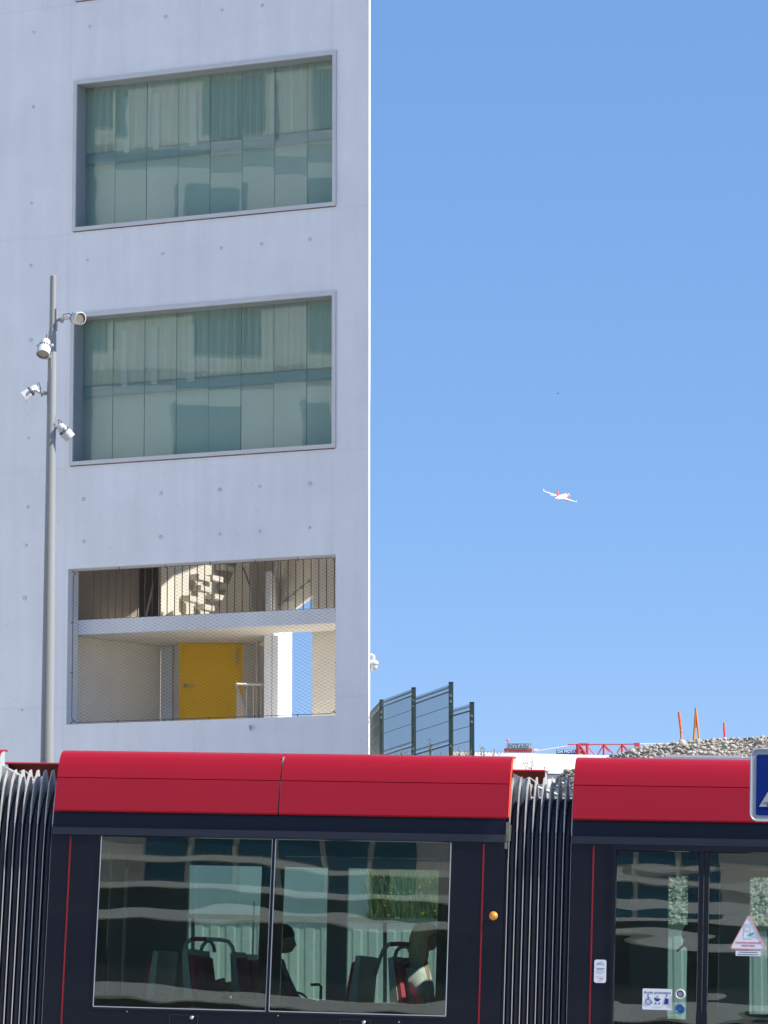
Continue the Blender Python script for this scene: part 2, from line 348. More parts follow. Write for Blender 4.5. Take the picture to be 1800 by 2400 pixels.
# windows
def make_window(z0, z1, lower):
    u0, u1 = WU; fw = .062; pr = -.022
    fr = MB()
    fr.box((u0, pr, z1-fw), (u1, .02, z1)); fr.box((u0, pr, z0), (u1, .02, z0+fw)); fr.box((u0, pr+.001, z0+fw), (u0+fw, .02, z1-fw)); fr.box((u1-fw, pr+.001, z0+fw), (u1, .02, z1-fw))
    f = fr.build('window_frame', M_alu, tower)
    dr = MB(); dr.box((u0+.02, -.009, z0-.016), (u1-.01, .0, z0-.002)); dr.build('sill_shadow_gap', M_sillgap, f)  # dark strip in place of the shadow gap under the frame
    rv = MB(); d1 = .30; t_ = .012
    rv.box((u0+fw-.03, .021, z1-fw), (u1-fw+.03, d1, z1-fw+t_)); rv.box((u0+fw-.03, .021, z0+fw-t_), (u1-fw+.03, d1, z0+fw))
    rv.box((u0+fw-t_, .021, z0+fw+.001), (u0+fw, d1, z1-fw-.001)); rv.box((u1-fw, .021, z0+fw+.001), (u1-fw+t_, d1, z1-fw-.001))
    rv.build('reveal_lining', M_reveal, f)
    x0, x1 = u0+fw, u1-fw; cuts = [x0] + [x0+.532+.5555*i for i in range(7)] + [x1]
    for i in range(len(cuts)-1):
        pw = cuts[i+1]-cuts[i]; pm = MB(); pm.box((.002, 0, .0), (pw-.002, .012, z1-z0-2*fw)); me = pm.mesh('pane', M_pane); pm.fixn(me)
        link('pane', me, f, Matrix.Translation((cuts[i], .285+random.uniform(-.0015, .0015), z0+fw)) @ Matrix.Rotation(random.gauss(0, .0022), 4, 'Z') @ Matrix.Rotation(random.gauss(0, .0012), 4, 'X'))
    jm = MB(); jm.box((-.002, .283, z0+fw), (.002, .301, z1-fw)); jme = jm.mesh('glazing_joint', M_joint)
    for c in cuts[1:-1]: link('glazing_joint', jme, f, Matrix.Translation((c, 0, 0)))
    # room behind the glass: pale back wall, reflection band, hanging sheets, white tubes
    bk = MB(); bk.box((u0-.4, .56, z0-.3), (side(.66)-.06, .66, z1+.3))
    rm = [(u0-.4, .345), (side(.345)-.1, .345), (side(.66)-.1, .66), (u0-.4, .66)]
    bk.prism(rm, z1+.3, z1+.4); bk.prism(rm, z0-.4, z0-.3)
    bk.build('back_wall', M_backing, f)
    zb = z0 + (z1-z0)*.50
    ct = MB(); pts = []
    N = 420
    for i in range(N+1):
        u = u0 + (u1-u0)*i/N; ph = u*2*math.pi/.125
        if u < u0+.95 and lower: amp = .01
        else: amp = .034*(.6+.4*math.sin(u*2.3+1))
        pts.append((u, .375 + amp*math.sin(ph + .8*math.sin(u*3.1)), u))
    vs = [(p[0], p[1], zb+.12) for p in pts] + [(p[0], p[1], z1+.2) for p in pts]
    ct.add(vs, [(i, i+1, N+1+i+1, N+1+i) for i in range(N)], smooth=True)
    ct.build('hanging_sheet', M_curtain, f, fix=False)
    for px_, wd in ((.17, .045), (.285, .05), (.425, .06)):
        uu = u0 + (u1-u0)*px_; tb = MB(); tb.box((uu-wd, .33, zb+.05), (uu+wd, .37, z1-.25)); tb.build('white_tube', M_tubewhite, f)
    sl = MB(); sl.prism([(u0-.3, .36), (side(.36)-.1, .36), (side(.55)-.1, .55), (u0-.3, .55)], zb-.05, zb+.085); sl.build('reflection_band', M_reflband, f)  # blue band standing in for a reflection in the panes
    return f
for i, (a, c) in enumerate(WIN): make_window(a, c, i == 2)
# floors, roof, hidden enclosure
b = MB()
VB = 6.5
b.box((U0+.01, TH+.001, 25.6), (U1-1.6, VB, 25.9))
b.box((U0+.01, VB, -.6), (-7.2, VB+.3, 25.9))                       # back wall, left of the stair bay
b.box((-7.2, VB, 11.6), (U1-3.4, VB+.3, 25.9)); b.box((-7.2, VB, -.6), (U1-3.4, VB+.3, 5.1))
b.box((U0, TH+.001, -.6), (U0+.3, VB, 25.9))
b.box((-7.5, TH+.001, 9.2), (-7.2, VB, 25.5)); 
b.box((-7.19, 1.7, 11.6), (-3.3, VB-.01, 11.9)); b.box((-7.19, TH+.001, 9.3), (-1.1, 1.4, 9.5))
b.build('rear_wall', M_conc_in, tower)
b = MB(); tq = [MTi @ Vector(p) for p in ((-16, 64, 0), (-.45, 60.5, 0), (-.5, 75, 0), (-16, 75, 0))]
b.prism([(p.x, p.y) for p in tq], 4.6, 5.1); b.build('bounce_slab', M_conc_in, tower)  # unseen slab added behind the tower to bounce sunlight into the bay
# --- landing seen through the open bay (surveyed wall lines in plan)
ZF, ZC = 5.40, 7.14      # landing floor and ceiling
ZB1 = 7.345              # top of the balcony beam
beam = MB(); beam.box((-5.34-.3, TH+.002, ZC-.02), (-.83, TH+.14, ZB1)); beam.build('balcony_beam', M_conc, tower)
slab = MB()
pa, pb, pc, pd, pe, pf = (tl(x, 1500, y) for x, y in ((150, 54.7), (395, 57.6), (575, 57.2), (627, 55.35), (640, 54.4), (780, 54.1)))
slab.prism([(-5.66, TH+.141), (-.83, TH+.141), (pf.x, pf.y), (pe.x, pe.y), (pd.x, pd.y), (pc.x, pc.y), (pb.x, pb.y), (pa.x, pa.y)], ZC, ZC+.18)
slab.build('landing_ceiling', M_conc_in, tower)
fl = MB(); fl.prism([(-5.9, TH+.002), (-.83, TH+.002), (-.83-.44*2, 2.34), (-3.2, 5.6), (-6.3, 5.8)], ZF-.25, ZF); fl.build('landing_floor', M_conc_in, tower)
def plan_wall(name, pts, z0, z1, m, t=.12, close=False):
    """vertical wall whose visible line runs through surveyed plan points; thickness goes away from the viewer"""
    b = MB(); P = [tl(x, 1500, y) for x, y in pts]
    for i in range(len(P)-1):
        a, c = P[i], P[i+1]; d = (c-a); d.z = 0; nrm = Vector((-d.y, d.x, 0)).normalized()
        back = MTi.to_3x3() @ Vector((0, 1, 0))
        if nrm.dot(back) < 0: nrm = -nrm
        b.prism([(a.x, a.y), (c.x, c.y), (c.x+nrm.x*t, c.y+nrm.y*t), (a.x+nrm.x*t, a.y+nrm.y*t)], z0, z1)
    return b.build(name, m, tower)
plan_wall('landing_side_wall', [(178, 54.9), (377, 56.6)], ZF, ZC-.002, M_conc_in)
plan_wall('wall_pier', [(377.3, 56.62), (404, 56.5)], ZF, ZC-.002, M_conc)
plan_wall('landing_back_wall', [(404.3, 56.6), (421, 56.1)], ZF, ZC-.002, M_conc_in)
plan_wall('landing_back_wall', [(569.5, 56.05), (627, 56.4)], ZF, ZC-.002, M_conc_in)
plan_wall('sunlit_return_wall', [(627, 56.2), (634, 54.75)], ZF, ZC-.002, M_conc)
plan_wall('sunlit_return_wall', [(634.3, 54.7), (684.5, 58.2)], ZF, ZC+1.0, M_conc, t=.1)
plan_wall('rear_pier', [(732, 54.45), (790, 54.25)], ZF, 11, M_conc_in, t=.15)
# door
dp0, dp1 = tl(421, 1500, 56.0), tl(569.3, 1500, 56.05)
dd = (dp1-dp0); dd.z = 0; dw = dd.length; dx = dd.normalized(); dn = Vector((-dx.y, dx.x, 0))
if dn.dot(MTi.to_3x3() @ Vector((0, 1, 0))) < 0: dn = -dn
MD = basis((dp0.x, dp0.y, ZF), dx, dn, (0, 0, 1))
door = MB(); door.box((.045, .012, .01), (dw-.045, .06, ZC-ZF-.06)); door = door.build('door', M_yellow, tower, MD)
fr = MB(); fr.box((0, 0, 0), (.042, .09, ZC-ZF-.004)); fr.box((dw-.042, 0, 0), (dw, .09, ZC-ZF-.004)); fr.box((.043, .001, ZC-ZF-.055), (dw-.043, .09, ZC-ZF-.004)); fr.build('door_frame', M_yellow, door)
hd = MB(); hd.tube([(.10, .01, 1.06), (.10, -.05, 1.06), (.115, -.06, 1.06), (.24, -.06, 1.055)], .011); hd.lathe([(.0, .0), (.028, 0), (.028, .01), (.022, .012)], along((.10, .011, 1.06), (0, -1, 0))); hd.build('door_handle', M_steel, door)
hg = MB(); hg.tube([(dw-.1, -.005, 1.40), (dw-.1, -.005, 1.58)], .014); hg.tube([(dw-.085, -.005, 1.56), (dw-.1, -.005, 1.70)], .005); hg.build('door_closer', M_steel, door)
pp = MB(); a = tl(603, 1500, 55.9); pp.tube([(a.x, a.y, ZF), (a.x, a.y, ZC)], .035, 12)
pp.build('drain_pipe', M_rail_light, tower)
# handrail on the landing
hrl = MB(); A = tl(552, 1603, 54.6); B_ = tl(627, 1605, 54.8); C_ = tl(579, 1684, 53.2)
hrl.tube([B_, A], .019); hrl.tube([A, C_, C_ + (C_-A)*.3], .019)
rl = hrl.build('stair_railing', M_rail_light, tower)
bt = MB(); bt.tube([(0, 0, -1.0), (0, 0, 0)], .007, 6); btm = bt.mesh('baluster', M_rail_light)
for k in (.34, .56, .80): p = A.lerp(B_, k); link('baluster', btm, rl, Matrix.Translation(p))
for k in range(1, 8): p = A.lerp(C_, k/7.5); link('baluster', btm, rl, Matrix.Translation(p + Vector((-.012*k*0, 0, 0))))
# upper level behind the bars
ZU = 9.6
plan_wall('upper_side_wall', [(150, 55.3), (325, 56.4)], ZB1-.1, ZU, mat('shaded brown wall', (.27, .235, .19), .9, noise=(3, .1)))  # brown wall with its shade put into the colour
plan_wall('upper_recess_wall', [(325.3, 58), (377, 58.2)], ZB1-.1, ZU, mat('shaded recess', (.14, .125, .11), .9))  # darkness of the recess put into the wall colour
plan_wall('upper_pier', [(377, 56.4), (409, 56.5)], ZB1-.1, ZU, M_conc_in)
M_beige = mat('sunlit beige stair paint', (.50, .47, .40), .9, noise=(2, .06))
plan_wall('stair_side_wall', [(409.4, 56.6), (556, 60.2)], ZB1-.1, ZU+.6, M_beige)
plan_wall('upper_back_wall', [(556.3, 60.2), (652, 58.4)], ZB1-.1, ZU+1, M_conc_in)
st = MB()    # solid stair with stepped soffit
s0 = tl(418, 1440, 56.5); s1 = tl(556, 1310, 59.6); uu = (s1-s0); 
for (px_, py_, wd, ht) in [(430+27*k_, 1440-24*k_, 24, 13) for k_ in range(4)] + [(424+27*k_, 1396-24*k_, 24, 13) for k_ in range(4)] + [(446, 1346, 24, 13)]:
    f_ = (px_-409)/147; q = tl(px_, py_, 56.6+3.6*f_-.14); st.box((q.x, q.y, q.z-ht/150), (q.x+wd/150, q.y+.4, q.z))
st.build('stair_flight', M_beige, tower)['kind'] = 'stuff'
so = MB(); q0 = tl(500, 1440, 56.4); q1 = tl(600, 1300, 56.2)
so.prism([(q0.x, q0.z-.3), (q1.x, q1.z+.4), (q1.x+.5, q1.z+.4), (q0.x+1.0, q0.z-.3)], 0, .12, Matrix.Translation((0, q0.y, 0)) @ Matrix.Rotation(R(90), 4, 'X'))
so.build('shadow_slab', M_conc_in, tower)  # diagonal slab standing in for the shadow beside the sunlit stair
bmh = MB(); P0, P1 = tl(341, 1440, 55.6), tl(366, 1328, 55.6); bmh.tube([P0 - (P1-P0)*.2, P1 + (P1-P0)*.2], .03, 6); bmh.build('stair_handrail', M_slot, tower)
gr = tl(652, 1440, 55.0); ur = MB(); P0, P1 = tl(570, 1330, 55.4), tl(610, 1440, 55.4); ur.tube([P0, P1], .012, 6)
ub = ur.build('upper_stair_railing', M_bar, tower)
bb = MB(); bb.box((-.006, -.006, 0), (.006, .006, 1.4)); bbm = bb.mesh('baluster', M_rail_light)
for k in range(26):
    p = tl(588 + k*2.55, 1440, 55.0 + k*.02); link('baluster', bbm, ub, Matrix.Translation((p.x, p.y, ZB1-.1)))
plan_wall('upper_right_wall', [(652, 55.8), (731, 54.6)], 7.75, ZU, M_conc_in)   # raked soffit part
rk = MB(); a, c, d = tl(652, 1440, 55.75), tl(698, 1421, 55.1), tl(731, 1396, 54.62)
e0, e1 = tl(652, 1380, 55.75), tl(731, 1380, 54.62)
rk.add([(a.x, a.y, a.z-.1), (c.x, c.y, c.z), (d.x, d.y, d.z), (e1.x, e1.y, 7.749), (e0.x, e0.y, 7.749)], [(0, 1, 2, 3, 4)])
rk.add([(a.x, a.y+.1, a.z-.1), (c.x, c.y+.1, c.z), (d.x, d.y+.1, d.z), (e1.x, e1.y+.1, 7.749), (e0.x, e0.y+.1, 7.749)], [(4, 3, 2, 1, 0)])
rk.add([(a.x, a.y, a.z-.1), (c.x, c.y, c.z), (d.x, d.y, d.z), (a.x, a.y+.1, a.z-.1), (c.x, c.y+.1, c.z), (d.x, d.y+.1, d.z)], [(0, 3, 4, 1), (1, 4, 5, 2)])
rk.build('raked_soffit', M_conc_in, tower)
rr = MB(); Pt = [tl(x, y, 54.5) for x, y in ((656, 1417), (673, 1403.5), (690, 1390), (707, 1376), (724, 1362))]
rr.tube([Pt[0], Pt[-1]], .006, 5)
rh = rr.build('net_rail', M_cable, tower)
ring = MB(); ring.tube([(.024*math.cos(q*math.pi/5), 0, .024*math.sin(q*math.pi/5)) for q in range(11)], .006, 5); rgm = ring.mesh('ring', M_cable)
for p in Pt: link('ring', rgm, rh, Matrix.Translation(p))
# guard bars above the beam
gb = MB(); gb.box((-5.12, TH+.06, ZB1), (-.86, TH+.075, ZB1+.012)); guard = gb.build('guard_railing', M_bar, tower)
bar = MB(); bar.box((-.005, -.007, 0), (.005, .007, 1.15)); barm = bar.mesh('baluster', M_bar)
nb = 33
for k in range(nb+1):
    u = -5.11 + (4.24)*k/nb
    link('baluster', barm, guard, Matrix.Translation((u, TH+.068, ZB1+.012)))
# cable net across the opening
nu0, nu1, nz0, nz1, nv = -5.30, -.83, 5.735, 8.075, .10
net = MB(); cw, chh = .106, .054; rw = .0013
def clip(p, q):
    # clip segment to the rectangle
    (x0, y0), (x1, y1) = p, q; t0, t1 = 0., 1.; dx_, dy_ = x1-x0, y1-y0
    for pp_, qq_ in ((-dx_, x0-nu0), (dx_, nu1-x0), (-dy_, y0-nz0), (dy_, nz1-y0)):
        if abs(pp_) < 1e-9:
            if qq_ < 0: return None
        else:
            r_ = qq_/pp_
            if pp_ < 0: t0 = max(t0, r_)
            else: t1 = min(t1, r_)
    if t0 >= t1: return None
    return (x0+dx_*t0, y0+dy_*t0), (x0+dx_*t1, y0+dy_*t1)
slope = chh/cw; H = nz1-nz0; W_ = nu1-nu0
for sgn in (1, -1):
    k = -int(H/slope/cw)-2
    while k*cw < W_ + H/slope + cw:
        xa = nu0 + k*cw
        if sgn == 1: seg = clip((xa, nz0), (xa+H/slope, nz1))
        else: seg = clip((xa, nz0), (xa-H/slope, nz1))
        if seg:
            (x0, y0), (x1, y1) = seg
            if math.hypot(x1-x0, y1-y0) > .02: net.tube([(x0, nv, y0), (x1, nv, y1)], rw, 3, caps=False)
        k += 1
# ferrules at the crossings
i = 0
for j in range(int(H/chh*2)+1):
    z = nz0 + j*chh/2
    for i in range(int(W_/cw)+1):
        u = nu0 + (i + (.5 if j % 2 else 0))*cw
        if u < nu1 and z < nz1: net.box((u-.006, nv-.002, z-.0026), (u+.006, nv+.002, z+.0026))
tag(net.build('cable_net', M_cable, tower, fix=False), kind='stuff')
nf = MB(); c_ = .07
nf.tube([(nu0+c_, nv, nz0), (nu1-c_, nv, nz0), (nu1, nv, nz0+c_), (nu1, nv, nz1-c_), (nu1-c_, nv, nz1), (nu0+c_, nv, nz1), (nu0, nv, nz1-c_), (nu0, nv, nz0+c_), (nu0+c_, nv, nz0)], .006, 6)
v2 = tl(641, 1500, 54.55); nf.tube([(v2.x, v2.y-.05, ZF), (v2.x, v2.y-.05, ZC)], .005, 5)
nfo = nf.build('edge_cable', M_cable, tower)
hk = MB(); hk.tube([(0, 0, 0), (0, 0, .055)], .007, 6); hk.tube([(-.012, 0, 0), (.012, 0, -.012)], .006, 5); hkm = hk.mesh('eye_bolt', M_cable)
for x in (.18, .36, .53, .70, .86):
    link('eye_bolt', hkm, nfo, Matrix.Translation((nu0+W_*x, nv, nz1-.01))); link('eye_bolt', hkm, nfo, Matrix.Translation((nu0+W_*x, nv, nz0)) @ Matrix.Rotation(math.pi, 4, 'Y'))
for z in (.33, .66):
    link('eye_bolt', hkm, nfo, Matrix.Translation((nu0, nv, nz0+H*z)) @ Matrix.Rotation(R(-90), 4, 'Y')); link('eye_bolt', hkm, nfo, Matrix.Translation((nu1, nv, nz0+H*z)) @ Matrix.Rotation(R(90), 4, 'Y'))
for x, z, rt in ((nu0, nz0, 225), (nu1, nz0, 135), (nu0, nz1, -45), (nu1, nz1, 45)):
    link('eye_bolt', hkm, nfo, Matrix.Translation((x + (.02 if x == nu0 else -.02), nv, z + (.02 if z == nz0 else -.02))) @ Matrix.Rotation(R(rt), 4, 'Y'))

# security camera on the tower corner
scp = at(866, 1540, 52.25)
scam = empty('security_camera', Matrix.Translation(scp), 'white dome security camera bracketed off the sunlit corner of the tower', 'camera')
k = 52.2/FPX
b = MB(); b.tube([(-.03, 0, .02), (.045, 0, .03), (.062, 0, .015), (.062, 0, -.05)], .024, 10); b.build('bracket_arm', M_white, scam)
b = MB(); b.lathe([(0, .0), (.035, 0), (.072, -.018), (.078, -.06), (.072, -.07), (.068, -.072)], Matrix.Translation((.058, 0, -.045)), 20); b.build('housing', M_white, scam)
b = MB(); b.lathe([(.064, -.072), (.062, -.11), (.05, -.14), (.028, -.155), (0, -.16)], Matrix.Translation((.058, 0, -.045)), 20); b.build('dome', mat('smoked dome', (.6, .6, .6), .12, coat=.5), scam)

# ================================================================== floodlight pole
PY = 34.0
pb0, pt0 = at(112, 1790, PY), at(122.5, 645, PY)
px_w = (pb0.x + pt0.x)/2
pole = empty('floodlight_pole', Matrix.Translation((px_w, PY, ground_z(px_w, PY))), 'tall tapered grey steel pole carrying four white floodlights', 'lamp post')
zt = pt0.z - ground_z(px_w, PY)
b = MB(); b.tube([(0, 0, 0), (0, 0, 3.9), (0, 0, 7.9), (0, 0, zt-.55)], [.085, .063, .040, .034], 28, caps=True)
b.tube([(0, 0, zt-.55), (0, 0, zt-.012)], .031, 28); b.lathe([(.027, 0), (.027, .006), (.0, .012)], Matrix.Translation((0, 0, zt-.012)), 20); b.lathe([(.095, 0), (.095, .02), (.07, .03)], None, 20)
b.build('pole_shaft', M_pole, pole)
def floodlight(px, py, aim, back, r=.062, L=.17, arm_from=None, visor=False, dy=-.02):
    """one projector: body turned about its aim axis, lens at the front"""
    P = at(px, py, PY+dy) - pole.location
    aim = Vector(aim).normalized(); Mx = along(P, aim)
    b = MB(); b.lathe([(0, -L*.55), (r*.45, -L*.53), (r*.72, -L*.42), (r*.80, -L*.1), (r*.84, -L*.02)], Mx, 24); b.lathe([(r*.92, L*.0), (r, L*.06), (r, L*.42), (r*1.03, L*.44), (r*1.03, L*.47), (r*.9, L*.47)], Mx, 24)
    fl_ = b.build('floodlight', M_white, pole)
    b = MB(); b.lathe([(r*.84, -L*.02), (r*.8, 0), (r*.92, 0)], Mx, 24)
    for q in range(14):
        a = 2*math.pi*q/14; c0 = Vector((math.cos(a)*r*.86, math.sin(a)*r*.86, -.03*L))
        b.box((-.005, -.003, -L*.10), (.005, .004, L*.03), Mx @ Matrix.Translation(c0) @ Matrix.Rotation(a+math.pi/2, 4, 'Z'))
    b.build('cooling_slots', M_slot, fl_)
    b = MB(); b.lathe([(0, L*.40), (r*.5, L*.405), (r*.90, L*.40)], Mx, 24); b.build('lens', M_lens, fl_)
    # yoke
    sx = Mx.to_3x3() @ Vector((1, 0, 0))
    pa_ = Vector((0, 0, arm_from - pole.location.z)) if arm_from else Vector((0, 0, P.z))
    side_ = Vector((P.x, P.y, 0)).normalized(); st_ = pa_ + side_*.035; el = pa_ + side_*.085
    b = MB(); b.tube([st_, el], .018, 12); b.tube([el, el + side_*.02], .034, 16)
    b.build('mounting_arm', M_pole, fl_)
    b = MB(); e2 = el + side_*.022; hinge = P - aim*L*.15
    for s_ in (1, -1):
        pv = hinge + sx*s_*r*1.08
        b.tube([e2, e2.lerp(pv, .5) + Vector((0, 0, .018)), pv], [.012, .012, .012], 6)
        b.lathe([(0, .012), (.014, .012), (.016, 0)], along(pv, sx*s_), 12)
    b.build('yoke', M_white, fl_)
    b = MB(); b.tube([P - aim*L*.5, P - aim*L*.62 + Vector((0, 0, .04)), e2 + Vector((0, 0, .05)), e2], .0045, 5); b.build('power_lead', M_slot, fl_)
    if visor:
        b = MB(); b.box((-r*1.5, -r*1.2, L*.49), (r*1.5, r*1.2, L*.53), Mx); b.build('glare_plate', M_alu, fl_)
    b = MB(); b.box((-.018, -.045, -.11), (.018, -.033, .11), Matrix.Translation(Vector((0, 0, pa_.z))) @ Matrix.Rotation(math.atan2(side_.y, side_.x)+math.pi/2, 4, 'Z')); b.build('clamp_plate', M_pole, fl_)
    return fl_
floodlight(178, 745, (.55, -.75, -.20), 0, .062, .19, arm_from=at(122, 750, PY).z, dy=-.05)
floodlight(104, 815, (-.10, -.52, -.80), 0, .066, .20, arm_from=at(122, 838, PY).z, dy=-.12)
floodlight(70, 919, (-.80, -.05, -.62), 0, .050, .17, arm_from=at(119, 922, PY).z, visor=True)
floodlight(152, 1012, (.62, .25, -.70), 0, .058, .17, arm_from=at(118, 1002, PY).z)

# ================================================================== tram
YW, GR, LN = R(10.6), R(1.48), R(3.0)
TX = Vector((math.cos(YW)*math.cos(GR), -math.sin(YW)*math.cos(GR), -math.sin(GR)))
TY = Vector((math.sin(YW), math.cos(YW), 0)); TZ = TX.cross(TY)
MTR = basis(Vector((0, 29, 1.6)) - TZ*1.6, TX, TY, TZ); MTRi = MTR.inverted()
OFFZ = (MTRi @ Vector((0, 29, 1.6))).z; OFFY = (MTRi @ Vector((0, 29, 1.6))).y
tram = empty('tram', MTR, 'red and midnight blue articulated tram filling the foreground street', 'tram')
cl, sl_ = math.cos(LN), math.sin(LN)
WT = 2.5
MS = basis((0, OFFY, OFFZ), (1, 0, 0), (0, cl, -sl_), (0, sl_, cl))      # near side plane: x, inward, up the wall
MF = basis((0, OFFY+WT, OFFZ), (1, 0, 0), (0, -cl, -sl_), (0, -sl_, cl))  # far side plane mirrored
def S(b_, name, m, parent=tram): return b_.build(name, m, parent, MS if parent is tram else None)
SB = -1.36
CARS = [(-9.5, -3.56), (-2.873, .96), (1.505, 9.0)]
# body side panels with window cut-outs
def side_panel(x0, x1, holes, far=False, name='body_side'):
    xs = [x0, x1] + [h[0] for h in holes] + [h[1] for h in holes]; ss = [SB, 1.25] + [h[2] for h in holes] + [h[3] for h in holes]
    b_ = wall_holes(list(set(xs)), list(set(ss)), holes, 0, .05)
    return b_.build(name, M_body, tram, MF if far else MS)
WA = (-2.44, .515, -.17, 1.245)
DB = (1.85, 4.9, -1.25, 1.25)
side_panel(-2.873, .96, [WA]); side_panel(1.505, 9, [DB, (5.5, 8.5, -.17, 1.245)]); side_panel(-9.5, -3.56, [(-9, -4.3, -.17, 1.245)])
side_panel(-2.873, .96, [(-2.258, -.982, -.09, 1.09), (-.802, .053, -.09, 1.09)], True, 'far_side')
side_panel(1.505, 9, [(2.054, 2.226, -1.0, 1.08), (2.765, 3.6, -.1, 1.08), (3.8, 8, -.1, 1.08)], True, 'far_side'); side_panel(-9.5, -3.56, [(-9, -4.3, -.09, 1.09)], True, 'far_side')
def inner_lining(x0, x1, holes):
    xs = [x0, x1] + [h[0] for h in holes] + [h[1] for h in holes]; ss = [SB+.1, 1.25] + [h[2] for h in holes] + [h[3] for h in holes]
    wall_holes(list(set(xs)), list(set(ss)), holes, .053, .065).build('inner_lining', M_intl, tram, MF)
inner_lining(-2.85, .94, [(-2.258, -.982, -.09, 1.09), (-.802, .053, -.09, 1.09)]); inner_lining(1.53, 8.9, [(2.054, 2.226, -1.0, 1.08), (2.765, 3.6, -.1, 1.08), (3.8, 8, -.1, 1.08)])
ln = MB(); ln.box((-2.862, -.003+.055, -1.3), (.95, .10, -.2)); 
# band and ledge under the fairing, roof
for (x0, x1) in CARS:
    for Mx in (MS, MF):
        b = MB(); b.box((x0+.005, .028, 1.3135), (x1-.005, .09, 1.455)); b.build('roof_band', M_band, tram, Mx)
        b = MB(); b.box((x0, -.008, 1.2515), (x1, .06, 1.3125)); b.build('gutter_ledge', M_ledge, tram, Mx)
# interior shell
def YZ(n, s, far=False):
    y = n*cl + s*sl_ + OFFY; z = OFFZ + s*cl - n*sl_
    return (OFFY*2 + WT - y, z) if far else (y, z)
for (x0, x1) in CARS:
    b = MB(); y0, zt_ = YZ(.05, 1.30); y1, _ = YZ(.05, 1.30, True)
    b.box((x0, y0, zt_), (x1, y1, zt_+.05)); b.build('ceiling', M_int, tram)
    b = MB(); y0, zf = YZ(.05, -1.25); b.box((x0, y0, zf-.08), (x1, OFFY*2+WT-y0, zf)); b.build('tram_floor', M_int, tram)
    for xa in (x0+.01, x1-.03):
        for ya, yb in ((OFFY+.14, OFFY+.55), (OFFY+WT-.55, OFFY+WT-.14)):
            b = MB(); b.box((xa, ya, zf+.002), (xa+.02, yb, zt_-.002)); b.build('bulkhead', M_int, tram)
# roof fairings
M_equip = mat('pale roof equipment', (.44, .46, .45), .5, noise=(8, .1))
PROF = [(-.042, 1.455), (-.022, 1.60), (0, 1.726), None, (.002, 1.733), (.024, 1.82), (.058, 1.90), (.10, 1.948), (.155, 1.972), (.23, 1.983), (.30, 1.986)]
def fairing(x0, x1, Mx, name='roof_fairing', endtrim=False):
    out = []
    segs = []; cur = []
    for p in PROF + [None]:
        if p is None: segs.append(cur); cur = []
        else: cur.append(p)
    def sweep(b_, seg, xa, xb):
        n = len(seg); ins = [(q[0]+.018, q[1]-.012) for q in seg]
        nx = 1
        for a_, c_2 in ((xa, xb),):
            vs = [(a_, *q) for q in seg] + [(c_2, *q) for q in seg]; b_.add(vs, [(i, i+1, n+i+1, n+i) for i in range(n-1)], smooth=True)
            vs = [(a_, *q) for q in ins] + [(c_2, *q) for q in ins]; b_.add(vs, [(n+i, n+i+1, i+1, i) for i in range(n-1)], 1, smooth=True)
            for xx in (a_, c_2):
                vs = [(xx, *q) for q in seg] + [(xx, *q) for q in ins]; b_.add(vs, [(i, i+1, n+i+1, n+i) for i in range(n-1)], 0)
        for e in (0, n-1):
            b_.add([(xa, *seg[e]), (xb, *seg[e]), (xb, *ins[e]), (xa, *ins[e])], [(0, 1, 2, 3)], 0)
    for s_ in segs:
        b_ = MB(); sweep(b_, s_, x0, x1); out.append(b_.build(name, [M_red, M_redin], tram, Mx))
    cap = [p for p in PROF if p][:-1]
    for xx, cm in ((x0+.03, M_redin), (x1-.012, M_equip)):
        if (x1 == -3.385 and xx > x0+.1) or Mx is MF:
            b_ = MB(); pc3 = [(p[0]+.012, p[1]-.008) for p in cap] + [(.23, 1.47)]; n3 = len(pc3)
            b_.add([(xx, *p) for p in pc3] + [(xx+.01, *p) for p in pc3], [tuple(range(n3)), tuple(range(2*n3-1, n3-1, -1))]); b_.build('fairing_end_cap', cm, out[0])
    b_ = MB(); b_.add([(x0+.01, .016, 1.70), (x1-.01, .016, 1.70), (x1-.01, .030, 1.76), (x0+.01, .030, 1.76)], [(0, 1, 2, 3)]); b_.build('fairing_seam', M_redseam, out[0])
    return out
fairing(-2.852, -.941, MS); fA = fairing(-.927, .985, MS); fairing(1.512, 5.4, MS); fairing(5.42, 9, MS); fairing(-9.4, -3.385, MS)
fairing(-3.93, -.945, MF); fairing(-.915, .985, MF); fairing(1.55, 9, MF); fairing(-9.4, -4.1, MF)
b = MB(); b.box((-.941+.001, .012, 1.46), (-.928, .03, 1.72)); b.box((-.941+.001, .06, 1.725), (-.928, .09, 1.93)); b.build('joint_strip', mat('bare joint strip', (.5, .47, .45), .5), tram, MS)
b = MB()   # sunlit red end of the middle car's fairing, sunlight put into its orange colour
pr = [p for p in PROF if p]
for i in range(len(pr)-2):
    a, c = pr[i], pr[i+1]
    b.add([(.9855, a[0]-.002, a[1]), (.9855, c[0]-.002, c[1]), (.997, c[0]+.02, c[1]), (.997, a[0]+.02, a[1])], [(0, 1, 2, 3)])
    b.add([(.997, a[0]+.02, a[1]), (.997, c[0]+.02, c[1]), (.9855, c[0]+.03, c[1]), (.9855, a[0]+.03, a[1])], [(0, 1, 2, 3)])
b.build('sunlit_end', M_sunend, tram, MS)
